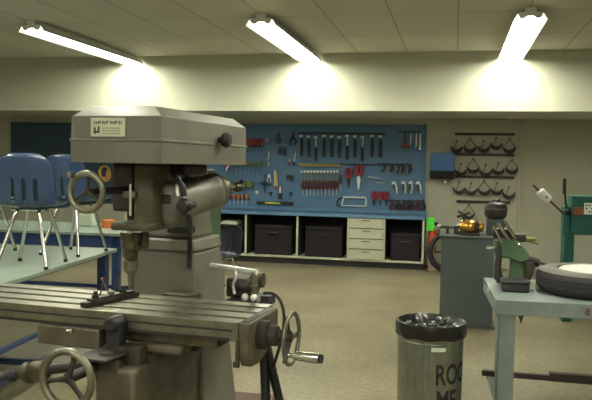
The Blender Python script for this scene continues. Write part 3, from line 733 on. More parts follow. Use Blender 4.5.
def can_warp(aoff, z0):
    def f(v):
        zz = z0 + v.y
        R = 0.186 + (TR - 0.186) * (zz - 0.04) / 0.645 + 0.0028
        a = th0 + aoff + v.x * 0.66 / R
        return Vector((R * math.cos(a), R * math.sin(a), zz))
    return f
LET = mat('black_lettering', (30, 30, 28), 0.7)
text_obj('ROO', 'lettering', LET, 0.165, t, can_warp(0.155, 0.372), 0.004)
text_obj('ME', 'lettering', LET, 0.165, t, can_warp(0.20, 0.22), 0.004)
def patch(z0, z1, a0, a1, mt, name, off=0.002):
    b = MB(); n = 8; vs = []
    for i in range(n + 1):
        for z in (z0, z1):
            R = 0.186 + (TR - 0.186) * (z - 0.04) / 0.645 + off; a = th0 + a0 + (a1 - a0) * i / n
            vs.append((R * math.cos(a), R * math.sin(a), z))
    b.add(vs, [(2 * i, 2 * i + 2, 2 * i + 3, 2 * i + 1) for i in range(n)])
    return b.build(name, mt, t)
patch(0.56, 0.600, 0.0, 0.48, GREEN, 'green_label', 0.0045)
patch(0.563, 0.588, 0.03, 0.46, WHITE, 'white_label', 0.0055)
# the bin bag folded over the rim, crumpled inside
t = thing('bin_bag', 'shiny black bin bag lining the trash can, folded over its rim', 'bin bag', (c.x, c.y, 0), 0)
mb = MB(); n = 96
prof = [(0.205, 0.625), (0.209, 0.635), (0.207, 0.65), (0.209, 0.665), (0.207, 0.69), (0.203, 0.705), (0.194, 0.708), (0.184, 0.700), (0.176, 0.688), (0.165, 0.676), (0.148, 0.668), (0.130, 0.664), (0.110, 0.662), (0.09, 0.664), (0.07, 0.665), (0.045, 0.662), (0.02, 0.66), (0.0, 0.66)]
rings = []
for j, (r_, z_) in enumerate(prof):
    if r_ == 0: rings.append([mb.bm.verts.new((0, 0, z_))]); continue
    rg = []
    for k in range(n):
        a = 2 * PI * k / n
        inn = min(1.0, max(0, (j - 7)) / 3)
        rr = r_ + (0.0022 * math.sin(a * 13 + j) + 0.0015 * math.sin(a * 29 + 2 * j)) * (1 if j < 8 else 0.3)
        px_, py_ = r_ * math.cos(a) * 60, r_ * math.sin(a) * 60
        cr_ = abs(math.sin(px_ * 0.9 + 2.2 * math.sin(py_ * 0.7))) + 0.7 * abs(math.sin(py_ * 1.3 - 1.7 * math.sin(px_ * 1.1 + 1)))
        zz = z_ + (0.003 * math.sin(a * 9) if j == 0 else 0) + inn * (0.028 * (cr_ - 1.0) + random.uniform(-0.004, 0.004))
        rg.append(mb.bm.verts.new((rr * math.cos(a), rr * math.sin(a), min(zz, 0.705) if j > 7 else zz)))
    rings.append(rg)
for i in range(len(rings) - 1):
    A, B = rings[i], rings[i + 1]
    for k in range(n):
        if len(B) == 1: mb.bm.faces.new((A[k], A[(k + 1) % n], B[0]))
        else: mb.bm.faces.new((A[k], A[(k + 1) % n], B[(k + 1) % n], B[k]))
mb.build('liner', BAGM, t)

# ============================================================ TEAL PRESS AT THE RIGHT
t = thing('teal_press', 'teal green press frame with a white label near the right wall side', 'press', (1.14, 8.0, 0), 0)
MB().box(0.07, 0.75, 0.0, 0.3, 0.93, 1.34).build('head', TEAL, t, bevel=0.01)
MB().box(0.01, 0.11, 0.02, 0.28, 0, 0.98).box(0.0, 0.07, 0.05, 0.25, 0.9, 1.22).build('column', TEAL, t, bevel=0.006)
MB().box(0.66, 0.75, 0.02, 0.28, 0, 0.93).build('column', TEAL, t, bevel=0.006)
MB().box(0.11, 0.66, 0.1, 0.2, 0.3, 0.4).build('cross_beam', TEAL, t, bevel=0.006)
MB().box(0.19, 0.42, -0.008, 0.0, 1.15, 1.27).build('label', WHITE, t, bevel=0.003)
mb = MB()
for j in range(3):
    for i in range(7):
        if (i * 5 + j * 3) % 4: mb.box(0.205 + i * 0.028, 0.222 + i * 0.028, -0.0095, -0.0082, 1.168 + j * 0.034, 1.186 + j * 0.034)
mb.build('label_marks', LEAD, t)
MB().box(0.08, 0.18, -0.02, 0.0, 1.14, 1.22).build('switch', BROWN, t, bevel=0.004)
MB().tube([(0.03, 0.03, 1.18), (0.0, 0.0, 1.3), (-0.01, 0.0, 1.50)], [0.014, 0.012, 0.014], 8, 1).ball((0.03, 0.02, 1.17), 0.035, 12).build('lever', BLACK, t)
MB().cyl((-0.01, 0.0, 1.36), (-0.012, 0, 1.52), 0.02, 0.016, seg=10).build('lever_grip', BLACK, t)
t2 = thing('wand', 'white cylindrical lamp on a dark rod leaning out from the teal press', 'lamp', (0, 0, 0))
p0 = yp(533, 185, 7.95); p1 = yp(564, 214, 7.95)
def lp(k): return p0.lerp(p1, k)
MB().cyl(lp(0), lp(1), 0.011, seg=10).build('rod', MAROON, t2)
MB().lathe([(0.0, -0.005), (0.035, 0.0), (0.047, 0.015), (0.047, 0.13), (0.035, 0.15), (0, 0.155)], lp(0.2), lp(1.0), 20, False).build('barrel', WHITE, t2)
_d = (p1 - p0).normalized()
MB().cyl(lp(0.42) + Vector((0, -0.05, 0)), lp(0.42) + Vector((0, -0.03, 0)), 0.012, seg=10).build('switch', DARK, t2)

# ============================================================ TABLES WITH BLUE FRAMES
def table(name, lb, loc, rz, w, d, z=0.84, lower=True, ah=0.16, ai=0.04):
    # local origin at the far right corner on the floor; extends to -x and -y
    t = thing(name, lb, 'table', loc, rz)
    MB().box(-w, 0, -d, 0, z - 0.03, z).build('tabletop', TABLET, t, bevel=0.004)
    MB().box(-w + 0.04, -ai, -d + 0.04, -d + 0.08, z - ah, z - 0.03).box(-w + 0.04, -ai, -0.08, -0.04, z - ah, z - 0.03).box(-ai - 0.04, -ai, -d + 0.08, -0.08, z - ah, z - 0.03).box(-w + 0.04, -w + 0.08, -d + 0.08, -0.08, z - ah, z - 0.03).build('apron', BLUEF, t, bevel=0.003)
    for x in (-0.14, -w + 0.04):
        for y in (-0.12, -d + 0.04):
            MB().box(x, x + 0.08, y, y + 0.08, 0, z - 0.03).build('leg', BLUEF, t, bevel=0.004)
    for x in (-0.10, -w + 0.06):
        MB().box(x, x + 0.04, -d + 0.12, -0.12, 0.15, 0.175).build('stretcher', BLUEF, t, bevel=0.003)
        if lower: MB().box(x, x + 0.04, -d + 0.12, -0.12, 0.36, 0.385).build('stretcher', BLUEF, t, bevel=0.003)
    MB().box(-w + 0.1, -0.1, -d / 2 - 0.02, -d / 2 + 0.02, 0.14, 0.18).build('stretcher', BLUEF, t, bevel=0.003)
    return t
table('work_table', 'grey green topped table with blue frame carrying the blue chairs', (-2.92, 5.9, 0), math.radians(5), 2.2, 2.6, ah=0.08, ai=0.14)
table('work_table', 'farther grey topped table with dark blue frame behind the chairs', (-3.50, 8.25, 0), math.radians(2), 2.6, 1.15, lower=False)
b = tag(MB().box(-0.06, 0.06, -0.05, 0.05, 0, 0.085).box(-0.062, 0.062, -0.052, 0.052, 0.06, 0.092).build('small_carton', ORANGE, loc=(-3.93, 7.7, 0.841), bevel=0.003), 'small orange carton on the far table beside the machine head', 'box')
b = tag(MB().box(-0.09, 0.09, -0.07, 0.07, 0, 0.14).box(-0.07, 0.05, -0.05, 0.05, 0.14, 0.17).build('carton', PAPER, loc=(-4.25, 7.8, 0.841), bevel=0.01), 'pale carton on the far table left of the orange one', 'box')

# ============================================================ BLUE SHELL CHAIRS
def chair_proto(shell):
    t = thing('shell_chair', '', 'chair')
    # side profile (y forward, z up), from the front lip over the seat to the top of the back
    P = [(0.235, 0.395), (0.225, 0.43), (0.18, 0.442), (0.08, 0.432), (-0.04, 0.425), (-0.12, 0.432), (-0.165, 0.465), (-0.182, 0.52), (-0.19, 0.58), (-0.20, 0.64), (-0.212, 0.70), (-0.224, 0.755), (-0.232, 0.795), (-0.222, 0.82), (-0.205, 0.822)]
    hw = [0.20, 0.21, 0.215, 0.22, 0.22, 0.215, 0.21, 0.208, 0.208, 0.207, 0.205, 0.198, 0.175, 0.14, 0.12]
    nu = 15; bm = bmesh.new(); g = []
    for (y, z), h_ in zip(P, hw):
        r_ = []
        for i in range(nu + 1):
            u = -1 + 2 * i / nu
            if z > 0.45: y_ = y + 0.05 * u * u; z_ = z
            else: y_ = y; z_ = z + 0.02 * u * u
            if z > 0.75: z_ = z - 0.02 * u ** 4
            r_.append(bm.verts.new((u * h_, y_, z_)))
        g.append(r_)
    for j in range(len(P) - 1):
        for i in range(nu):
            if j in (6, 7, 8) and i in (4, 7, 10): continue
            bm.faces.new((g[j][i], g[j][i + 1], g[j + 1][i + 1], g[j + 1][i]))
    me = bpy.data.meshes.new('shell'); bm.to_mesh(me); bm.free(); me.materials.append(shell)
    me.polygons.foreach_set('use_smooth', [True] * len(me.polygons))
    o = bpy.data.objects.new('shell', me); COL.objects.link(o); o.parent = t
    md = o.modifiers.new('thick', 'SOLIDIFY'); md.thickness = 0.009
    md = o.modifiers.new('sub', 'SUBSURF'); md.levels = 1; md.render_levels = 2
    for s in (-1, 1):
        MB().tube([(s * 0.175, 0.20, 0.020), (s * 0.085, 0.13, 0.39), (s * 0.075, 0.10, 0.412), (s * 0.075, -0.08, 0.412), (s * 0.085, -0.11, 0.39), (s * 0.175, -0.22, 0.020)], 0.013, 10, 2).build('leg_frame', CHROME, t)
        for y in (0.20, -0.22):
            MB().cyl((s * 0.176, y, 0), (s * 0.173, y, 0.022), 0.015, seg=10).build('foot', RUBBER, t)
    MB().cyl((-0.13, 0.1, 0.412), (0.13, 0.1, 0.412), 0.010, seg=8).cyl((-0.13, -0.06, 0.412), (0.13, -0.06, 0.412), 0.010, seg=8).build('cross_bar', CHROME, t)
    return t
ch = chair_proto(SHELL)
TT = 0.844
def cpos(px, py): v = zp(px, py, TT); return (v.x, v.y, TT)
ch.location = cpos(33, 265); ch.rotation_euler.z = math.radians(12)
tag(ch, 'blue plastic shell chair with slotted back, front left on the table', 'chair', 'blue chairs standing on the table')
for px, py, rz, lb in ((75, 253, -4, 'blue plastic shell chair behind the small machine handwheel'), (-17, 253, 6, 'blue plastic shell chair cut off by the left edge of the picture')):
    o = dup(ch); o.location = cpos(px, py); o.rotation_euler.z = math.radians(rz); tag(o, lb, 'chair', 'blue chairs standing on the table')
# dark chair on the floor in front of the cabinet
o = dup(ch)
for c_ in o.children:
    if c_.name.startswith('shell'): c_.data = c_.data.copy(); c_.data.materials[0] = mat('black_blue_plastic', (34, 38, 50), 0.3)
v = zp(222, 290, 0); o.location = (v.x, v.y, 0); o.rotation_euler.z = math.radians(155)
tag(o, 'dark blue chair with chrome legs on the floor behind the milling machine column', 'chair')

# ============================================================ GREEN CABINET BEHIND THE MILL
t = thing('drill_press', 'green drill press half hidden behind the milling machine column', 'drill press', (-1.80, 6.2, 0), 0)
xg = yp(221, 220, 6.6).x - (-1.80)
MB().box(xg - 0.35, xg, 0, 0.4, 0.04, 1.30).build('body', GREEN, t, bevel=0.01)
MB().box(xg - 0.3, xg - 0.04, 0.05, 0.35, 1.30, 1.56).build('head', DARK, t, bevel=0.02)
MB().cyl((xg - 0.02, 0.02, 1.30), (xg - 0.02, 0.02, 1.58), 0.012, seg=8).build('rod', OLIVE, t)
MB().box(xg - 0.4, xg + 0.05, -0.05, 0.45, 0, 0.04).build('base', DARK, t, bevel=0.006)
t = MB().box(-0.2, 0.2, -0.15, 0.15, 0, 0.12).box(-0.17, 0.17, -0.16, -0.15, 0.03, 0.09).build('wooden_crate', mat('maroon_wood', (76, 46, 42), 0.6), loc=tuple(zp(240, 418, 0)), bevel=0.006)
tag(t, 'low maroon wooden crate on the floor under the table end of the milling machine', 'crate')

# ============================================================ MILLING MACHINE
TH = math.radians(-5)
MO = EYE + ray(133, 300) * 2.65; MO.z = 0
ex = Vector((math.cos(TH), math.sin(TH), 0)); ey = Vector((-math.sin(TH), math.cos(TH), 0))
def ml(px, py, v):
    d = ray(px, py); k = ((MO - EYE).dot(ey) + v) / d.dot(ey); q_ = EYE + d * k - MO
    return Vector((q_.dot(ex), v, q_.z))
mill = thing('milling_machine', 'large grey green vertical milling machine with belt cover in the foreground', 'milling machine', tuple(MO), TH)
# --- base and column
MB().box(-0.26, 0.42, -0.25, 0.85, 0, 0.09).build('base', PAINTD, mill, bevel=0.015)
CB = 0.58
r1 = ml(221, 250, CB); r2 = ml(231, 395, CB)
def cr(z): return r1.x + (r2.x - r1.x) * (z - r1.z) / (r2.z - r1.z)
def blk(z0, z1, l0, l1, e0, e1, f0, f1, b0, b1): return MB().hexa([(l0, f0, z0), (e0, f0, z0), (e0, b0, z0), (l0, b0, z0)], [(l1, f1, z1), (e1, f1, z1), (e1, b1, z1), (l1, b1, z1)])
zc = ml(150, 250, 0.31).z
blk(0.09, zc, -0.25, -0.185, cr(0.09), cr(zc), 0.30, 0.31, CB + 0.1, CB).build('column', PAINT, mill, bevel=0.012)
blk(zc, zc + 0.05, -0.195, -0.17, cr(zc) + 0.008, cr(zc + 0.05), 0.30, 0.305, CB, CB).build('column_collar', PAINT, mill, bevel=0.008)
r3 = ml(213, 222, 0.55).x; r4 = ml(206, 195, 0.52).x
blk(zc + 0.05, 1.60, -0.14, -0.04, r3 + 0.004, r4 - 0.01, 0.33, 0.36, 0.56, 0.50).build('neck', PAINT, mill, bevel=0.015)
a = ml(168, 229, 0.31)
MB().box(a.x, a.x + 0.10, 0.30, 0.36, a.z - 0.015, a.z + 0.012).build('stop_bar', BLACK, mill, bevel=0.004)
# vertical slideway on the column front
MB().box(0.0, 0.13, 0.22, 0.31, 0.2, 1.10).build('slideway', STEELD, mill, bevel=0.004)
# --- belt cover
X0, X1, Z0, Z1, V0, V1 = -0.108, 0.245, 1.613, 1.802, -0.25, 0.52
ZM = 1.688
mb = MB()
lo = [(X0 + 0.02, V0), (X1, V0), (X1, V1 - 0.03), (X1 - 0.03, V1), (X0 + 0.03, V1), (X0, V1 - 0.03), (X0, V0 + 0.02)]
n = len(lo)
def inset(p, k, kf): 
    cx_, cy_ = (X0 + X1) / 2, (V0 + V1) / 2
    return (cx_ + (p[0] - cx_) * (1 - k), cy_ + (p[1] - cy_) * (1 - kf))
lev = [(Z0, 0, 0), (ZM - 0.004, 0, 0), (ZM - 0.004, -0.02, -0.01), (ZM + 0.004, -0.02, -0.01), (ZM + 0.004, 0.0, 0.0), (Z1 - 0.035, 0.01, 0.005), (Z1, 0.26, 0.10)]
rs = [[mb.bm.verts.new((*inset(p_, k1, k2), z_)) for p_ in lo] for z_, k1, k2 in lev]
for i in range(len(rs) - 1):
    for k in range(n): mb.bm.faces.new((rs[i][k], rs[i][(k + 1) % n], rs[i + 1][(k + 1) % n], rs[i + 1][k]))
mb.bm.faces.new(rs[0][::-1]); mb.bm.faces.new(rs[-1])
cover = mb.build('belt_cover', PAINT, mill, bevel=0.004)
# nameplate with illegible small printing
a, b = ml(91.5, 118, V0), ml(126, 137, V0)
MB().box(a.x, b.x, V0 - 0.006, V0 - 0.001, b.z, a.z).build('nameplate', LABEL, cover, bevel=0.004)
pw, ph = b.x - a.x, a.z - b.z
mb = MB(); yb = V0 - 0.0072
for i in range(7):
    x = a.x + pw * (0.11 + 0.118 * i); z = a.z - ph * 0.25
    mb.box(x, x + pw * 0.03, yb, yb + 0.001, z - ph * 0.085, z + ph * 0.085)
    if i % 2: mb.box(x, x + pw * 0.085, yb, yb + 0.001, z + ph * 0.045, z + ph * 0.085)
    if i % 3: mb.box(x, x + pw * 0.08, yb, yb + 0.001, z - ph * 0.02, z + ph * 0.015)
    if i % 2 == 0: mb.box(x + pw * 0.06, x + pw * 0.085, yb, yb + 0.001, z - ph * 0.085, z + ph * 0.06)
mb.box(a.x + pw * 0.10, a.x + pw * 0.16, yb, yb + 0.001, b.z + ph * 0.15, b.z + ph * 0.5).box(a.x + pw * 0.12, a.x + pw * 0.27, yb, yb + 0.001, b.z + ph * 0.2, b.z + ph * 0.32).box(a.x + pw * 0.22, a.x + pw * 0.27, yb, yb + 0.001, b.z + ph * 0.3, b.z + ph * 0.55)
for j in range(3):
    for i in range(8): mb.box(a.x + pw * (0.36 + i * 0.065), a.x + pw * (0.40 + i * 0.065), yb, yb + 0.001, b.z + ph * (0.16 + j * 0.14), b.z + ph * (0.20 + j * 0.14))
mb.build('plate_printing', INK, cover)
# latch knob on the side
d_ = ray(219, 140); k = ((MO - EYE).dot(ex) + X1) / d_.dot(ex); q_ = EYE + d_ * k - MO; kv, kz = q_.dot(ey), q_.z
MB().cyl((X1, kv, kz), (X1 + 0.02, kv, kz), 0.012, seg=12).lathe([(0.0, 0.018), (0.026, 0.018), (0.03, 0.03), (0.022, 0.045), (0, 0.047)], (X1, kv, kz), (X1 + 1, kv, kz), 14, False).build('latch_knob', BLACK, cover)
# --- head under the cover
def bxp(px0, px1, py0, py1, v0, v1, name, mt, bev=0.006):
    a, b = ml(px0, py0, v0), ml(px1, py1, v0)
    return MB().box(a.x, b.x, v0, v1, b.z, min(a.z, 1.612)).build(name, mt, mill, bevel=bev)
head = bxp(133, 152, 160, 228, -0.10, 0.12, 'head_casting', PAINTD, 0.012)
bxp(112, 134, 160, 212, -0.02, 0.12, 'gear_case', DARK, 0.01)
bxp(110, 150, 222, 232, -0.12, 0.10, 'head_flange', PAINTD, 0.008)
bxp(148, 186, 160, 175, 0.05, 0.24, 'motor_mount', DARK, 0.01)
a, b = ml(129.5, 184, -0.12), ml(132, 216, -0.12)
MB().cyl((a.x + 0.004, -0.12, a.z), (a.x + 0.004, -0.12, b.z), 0.0045, seg=10).build('depth_rod', SILVER, mill)
MB().box(a.x - 0.03, a.x + 0.02, -0.12, -0.05, a.z - 0.05, a.z - 0.025).build('stop_nut', STEEL, mill, bevel=0.004)
# quill and chuck
sx = ml(131, 250, 0).x
zq = ml(131, 232, 0).z
MB().lathe([(0.040, 0), (0.040, 0.03), (0.034, 0.034), (0.034, 0.06), (0.026, 0.066), (0.024, 0.10)], (sx, 0, zq), (sx, 0, -5), 24).build('quill', STEELD, mill)
MB().lathe([(0.020, 0), (0.028, 0.006), (0.028, 0.04), (0.018, 0.05), (0.012, 0.055), (0.010, 0.09), (0.008, 0.11)], (sx, 0, zq - 0.10), (sx, 0, -5), 20).build('chuck', STEEL, mill)
MB().lathe([(0.012, 0), (0.016, 0.004), (0.016, 0.05), (0.010, 0.06)], (sx + 0.045, 0.02, zq), (sx + 0.045, 0.02, -5), 16).build('guide_pin', STEELD, mill)
MB().ball((sx + 0.035, -0.07, zq + 0.012), 0.013, 12).build('clamp_bolt', CHROME, mill)
MB().lathe([(0.016, 0), (0.016, 0.05), (0.01, 0.055), (0.01, 0.1)], (sx - 0.04, 0.03, zq), (sx - 0.04, 0.03, -5), 14).build('guide_pin', STEELD, mill)
# swivelling ram body: drum at left, tapering barrel to the right
p0 = ml(146, 207, 0.02); p1 = ml(206, 193, 0.30)
p0.y = 0.06; 
MB().lathe([(0.0, -0.01), (0.06, -0.008), (0.085, 0.01), (0.094, 0.04), (0.092, 0.09), (0.080, 0.14), (0.073, 0.22), (0.070, 0.28), (0.073, 0.285), (0.073, 0.31), (0.062, 0.315), (0.0, 0.316)], p0, p1, 36, False).build('ram', PAINT, mill)
a = ml(209, 190, 0.22)
MB().ring(p0 + (p1 - p0).normalized() * 0.325, p1 - p0, 0.062, 0.008, 32, 8).build('ram_ring', STEEL, mill)
MB().lathe([(0.055, 0), (0.055, 0.03), (0.03, 0.045), (0.02, 0.05)], p0 + (p1 - p0).normalized() * 0.33, p1 + (p1 - p0), 20).build('ram_cap', STEELD, mill)
sA_, sB_ = ml(210, 190, 0.36), ml(241, 187, 0.46)
MB().lathe([(0.018, 0), (0.024, 0.25), (0.014, 0.3), (0.014, 0.8), (0.02, 0.82), (0.02, 1)], sA_, sB_, 16, rel=True).build('ram_shaft', STEELD, mill)
MB().tube([sB_, ml(240, 184, 0.45), ml(243, 180, 0.45)], 0.009, 8).build('ram_lever', BLACK, mill)
c1 = ml(158, 203, -0.06)
MB().lathe([(0.082, 0.0), (0.082, 0.02), (0.074, 0.036), (0.05, 0.05), (0, 0.054)], (c1.x, 0.02, c1.z - 0.005), (c1.x, -5, c1.z - 0.005), 32, True).build('swivel_boss', PAINT, mill)
MB().box(c1.x + 0.0, c1.x + 0.035, -0.037, -0.024, c1.z - 0.005, c1.z + 0.03).build('inspection_plate', DARK, mill, bevel=0.004)
c2 = ml(184, 206, -0.05)
MB().lathe([(0.0, 0), (0.012, 0), (0.012, 0.06), (0.026, 0.065), (0.028, 0.085), (0.02, 0.1), (0, 0.102)], (c2.x, 0.03, c2.z), (c2.x, -5, c2.z), 20, False).build('lock_knob', BLACK, mill)
a_, b_, c_ = ml(173, 166, 0.0), ml(178, 180, -0.05), ml(184, 196, -0.05)
MB().tube([a_, ml(174, 174, -0.04), b_, ml(183, 187, -0.055), c_], 0.011, 10, 1).build('lock_handle', BLACK, mill)
MB().tube([ml(186, 211, -0.05), ml(189, 216, -0.05), ml(190, 224, 0.0), ml(190, 240, 0.26), ml(189, 268, 0.26)], 0.0105, 10, 2).build('power_cord', BLACK, mill)
MB().tube([ml(180, 178, 0.0), ml(176, 188, -0.03), ml(178, 196, -0.03)], 0.006, 8, 1).build('bright_clip', SILVER, mill)
# --- small feed handwheel on the left of the head
def handwheel(c, axis, R, r, name, mt=STEEL, spokes=3, knob=True, kr=1.0, flat=1.0, khandle=None, ang0=0.5):
    c = Vector(c); ax = Vector(axis).normalized()
    w = MB().ring(c, ax, R, r, 48, 12, flat).build(name, mt, mill)
    up = Vector((0, 0, 1)); a = ax.cross(up).normalized(); b = ax.cross(a)
    s = MB()
    for k in range(spokes):
        t_ = ang0 + 2 * PI * k / spokes; d = a * math.cos(t_) + b * math.sin(t_)
        s.lathe([(R * 0.14, 0), (R * 0.09, R * 0.5), (R * 0.11, R)], c - ax * R * 0.08, c - ax * R * 0.08 + d, 10)
    s.build('spokes', DARK if mt is not STEEL else DARK, w)
    MB().lathe([(R * 0.22, -R * 0.3), (R * 0.2, -R * 0.05), (R * 0.12, 0.0), (0, R * 0.02)], c - ax * 0.0, c + ax, 18, True).build('hub', DARK, w)
    return w, a, b
c3 = ml(86.5, 192, -0.30)
w, a, b = handwheel(c3, (0, -1, 0), 0.061, 0.0105, 'feed_handwheel', STEEL, 3)
kn = ml(72.5, 175, -0.31); MB().lathe([(0.0, 0), (0.010, 0.002), (0.010, 0.02), (0.006, 0.03)], (kn.x, -0.335, kn.z), (kn.x, 5, kn.z), 14, False).build('knob', STEEL, w)
MB().cyl((c3.x, -0.02, c3.z), (c3.x, -0.29, c3.z), 0.014, seg=14).build('feed_shaft', DARK, mill)
MB().box(c3.x - 0.03, ml(114, 192, 0).x + 0.02, -0.02, 0.09, c3.z - 0.035, c3.z + 0.035).build('feed_bracket', DARK, mill, bevel=0.008)
# --- table with three slots
TZ = 1.100; VF, VR = -0.17, 0.17; TX0, TX1 = -1.05, 0.485
pf = [(VF, TZ - 0.062), (VF, TZ)]
for s_ in (-0.095, 0.0, 0.095):
    pf += [(s_ - 0.014, TZ), (s_ - 0.014, TZ - 0.014), (s_ + 0.014, TZ - 0.014), (s_ + 0.014, TZ)]
pf += [(VR, TZ), (VR, TZ - 0.062)]
tb = MB().prism(pf, TX0, TX1, 'yz').build('table', STEEL, mill, bevel=0.0015)
MB().box(TX0, TX1 - 0.02, VF - 0.004, VF + 0.0, TZ - 0.030, TZ - 0.024).box(TX0, TX1 - 0.03, VF - 0.003, VF, TZ - 0.062, TZ - 0.052).build('table_rail', DARK, tb)
MB().box(-0.28, 0.40, VF + 0.03, VR - 0.03, TZ - 0.10, TZ - 0.0625).build('table_slide', STEELD, mill, bevel=0.003)
for s_ in (-0.0475, 0.0475, -0.133, 0.133):
    pass
# end bracket, bearing and the big right handwheel
mb = MB().prism([(VF, TZ), (VF + 0.29, TZ), (VF + 0.29, TZ - 0.10), (VF + 0.10, TZ - 0.155), (VF + 0.03, TZ - 0.15), (VF, TZ - 0.11)], TX1 + 0.0005, TX1 + 0.04, 'yz')
eb = mb.build('end_bracket', PAINTD, mill, bevel=0.006)
MB().box(TX1 + 0.006, TX1 + 0.03, VF + 0.02, VF + 0.26, TZ - 0.002, TZ + 0.003).build('chip_tray', DARK, eb, bevel=0.002)
c4 = ml(291.5, 338.5, -0.07)
MB().lathe([(0.05, 0), (0.048, 0.035), (0.036, 0.04), (0.034, 0.065), (0.022, 0.07), (0.02, c4.x - TX1 - 0.038)], (TX1 + 0.038, -0.07, c4.z + 0.004), (5, -0.07, c4.z + 0.004), 24).build('bearing', DARK, mill)
w, a, b = handwheel((c4.x, -0.07, c4.z), (1, 0, 0), 0.084, 0.0085, 'table_handwheel', STEEL, 3, ang0=1.0, flat=0.8)
h0_ = Vector((c4.x + 0.006, -0.115, c4.z - 0.044))
MB().lathe([(0.008, 0.0), (0.008, 0.02), (0.014, 0.022), (0.016, 0.06), (0.0175, 0.105), (0.0, 0.107)], h0_, h0_ + Vector((1, -0.06, 0.0)), 18, False).build('crank_grip', CHROME, w)
MB().lathe([(0.0, 0), (0.015, 0.0), (0.015, 0.008), (0, 0.009)], h0_ + Vector((0.107, -0.006, 0)), h0_ + Vector((5, -0.3, 0)), 16, False).build('grip_cap', BLACK, w)
# hanging stop under the table
a = ml(238, 336, VF); MB().box(a.x - 0.006, a.x + 0.006, VF - 0.01, VF + 0.005, TZ - 0.13, TZ - 0.055).box(a.x - 0.012, a.x + 0.008, VF - 0.014, VF, TZ - 0.145, TZ - 0.125).build('table_stop', STEELD, mill, bevel=0.002)
# --- saddle, knee
def mbx(px0, px1, py0, py1, v0, v1, name, mt, bev=0.006, top=None):
    a, b = ml(px0, py0, v0), ml(px1, py1, v0)
    return MB().box(a.x, b.x, v0, v1, b.z, top if top else a.z).build(name, mt, mill, bevel=bev)
mbx(37, 99, 326, 350, -0.185, 0.1, 'saddle_apron', PAINTD, 0.006, top=TZ - 0.064)
mbx(141, 181, 334, 357, -0.165, 0.2, 'saddle', PAINTD, 0.012, top=TZ - 0.10)
mbx(98, 142, 322, 342, -0.13, 0.2, 'saddle_slide', DARK, 0.006, top=TZ - 0.10)
mbx(180, 196, 334, 352, -0.08, 0.2, 'gib', DARK, 0.004, top=TZ - 0.10)
a = ml(70, 331, -0.2)
MB().cyl((a.x - 0.012, -0.2, a.z), (a.x + 0.012, -0.2, a.z + 0.004), 0.006, seg=10).cyl((a.x, -0.2, a.z), (a.x, -0.18, a.z), 0.008, seg=10).build('lock_lever', CHROME, mill)
a = ml(113, 318, -0.22); b = ml(113, 352, -0.22)
MB().box(a.x - 0.03, a.x + 0.025, -0.22, -0.17, b.z, a.z - 0.01).cyl((a.x, -0.245, a.z - 0.02), (a.x, -0.17, a.z - 0.02), 0.025, seg=16).build('slide_block', BLACK, mill, bevel=0.006)
# way cover, sloping plate
a, b = ml(74, 353, -0.30), ml(142, 346, -0.16)
MB().hexa([(a.x, -0.32, a.z - 0.02), (b.x - 0.04, -0.32, a.z - 0.02), (b.x, -0.16, b.z - 0.012), (a.x + 0.06, -0.16, b.z - 0.012)],
          [(a.x, -0.32, a.z - 0.008), (b.x - 0.04, -0.32, a.z - 0.008), (b.x, -0.16, b.z), (a.x + 0.06, -0.16, b.z)]).build('way_cover', BLACK, mill, bevel=0.003)
k0 = ml(104, 365, -0.27); k1 = ml(192, 358, -0.18)
k1.x = ml(195, 370, 0.20).x
MB().prism([(k0.x, 0.30), (k1.x, 0.30), (k1.x, k1.z - 0.01), (k1.x - 0.07, k1.z - 0.015), (k1.x - 0.14, k1.z - 0.03), (k0.x, k1.z - 0.03)], -0.16, 0.21).build('knee', PAINTD, mill, bevel=0.01)
MB().box(k0.x - 0.03, k0.x + 0.12, -0.28, -0.161, 0.45, k1.z - 0.035).build('knee_front', PAINTD, mill, bevel=0.012)
MB().cyl((0.1, 0.0, 0.09), (0.1, 0.0, 0.32), 0.035, seg=20).build('knee_screw', STEELD, mill)
# cross feed handwheel with its shaft
c5 = ml(67, 379, -0.42)
w, a, b = handwheel((c5.x, -0.42, c5.z), (0, -1, 0), 0.088, 0.0125, 'cross_handwheel', STEEL, 3, ang0=0.2)
MB().lathe([(0.018, 0), (0.018, 0.14), (0.032, 0.145), (0.034, 0.22)], (c5.x, -0.41, c5.z), (c5.x + 0.25, 5, c5.z), 18).build('cross_shaft', DARK, mill)
a = ml(95, 370, -0.27)
MB().lathe([(0.05, 0), (0.05, 0.03), (0.035, 0.04), (0.03, 0.09)], (c5.x + 0.045, -0.28, c5.z), (c5.x + 0.045, 5, c5.z), 24).box(c5.x - 0.0, c5.x + 0.14, -0.22, -0.16, c5.z - 0.06, c5.z + 0.06).build('dial', STEELD, mill)
# crank shaft out to the left with grey coupling and black grip
e0 = ml(48, 369, -0.30); e1 = ml(20, 374, -0.30); e2 = ml(-14, 378, -0.30)
MB().cyl((c5.x + 0.02, -0.22, c5.z + 0.0), e0, 0.018, seg=14).build('crank_shaft', DARK, mill)
dd = (e1 - e0)
MB().lathe([(0.02, 0), (0.034, 0.01), (0.036, 0.05), (0.03, 0.06), (0.037, 0.065), (0.037, 0.085), (0.024, 0.1)], e0, e1 + dd, 24).build('coupling', STEELD, mill)
MB().lathe([(0.02, 0), (0.014, 0.03), (0.022, 0.04), (0.022, 0.06), (0.014, 0.07), (0.018, 0.1), (0.02, 0.18), (0.0, 0.185)], e0 + dd.normalized() * 0.1, e0 + dd.normalized() * 3, 18, False).build('crank_grip', BLACK, mill)
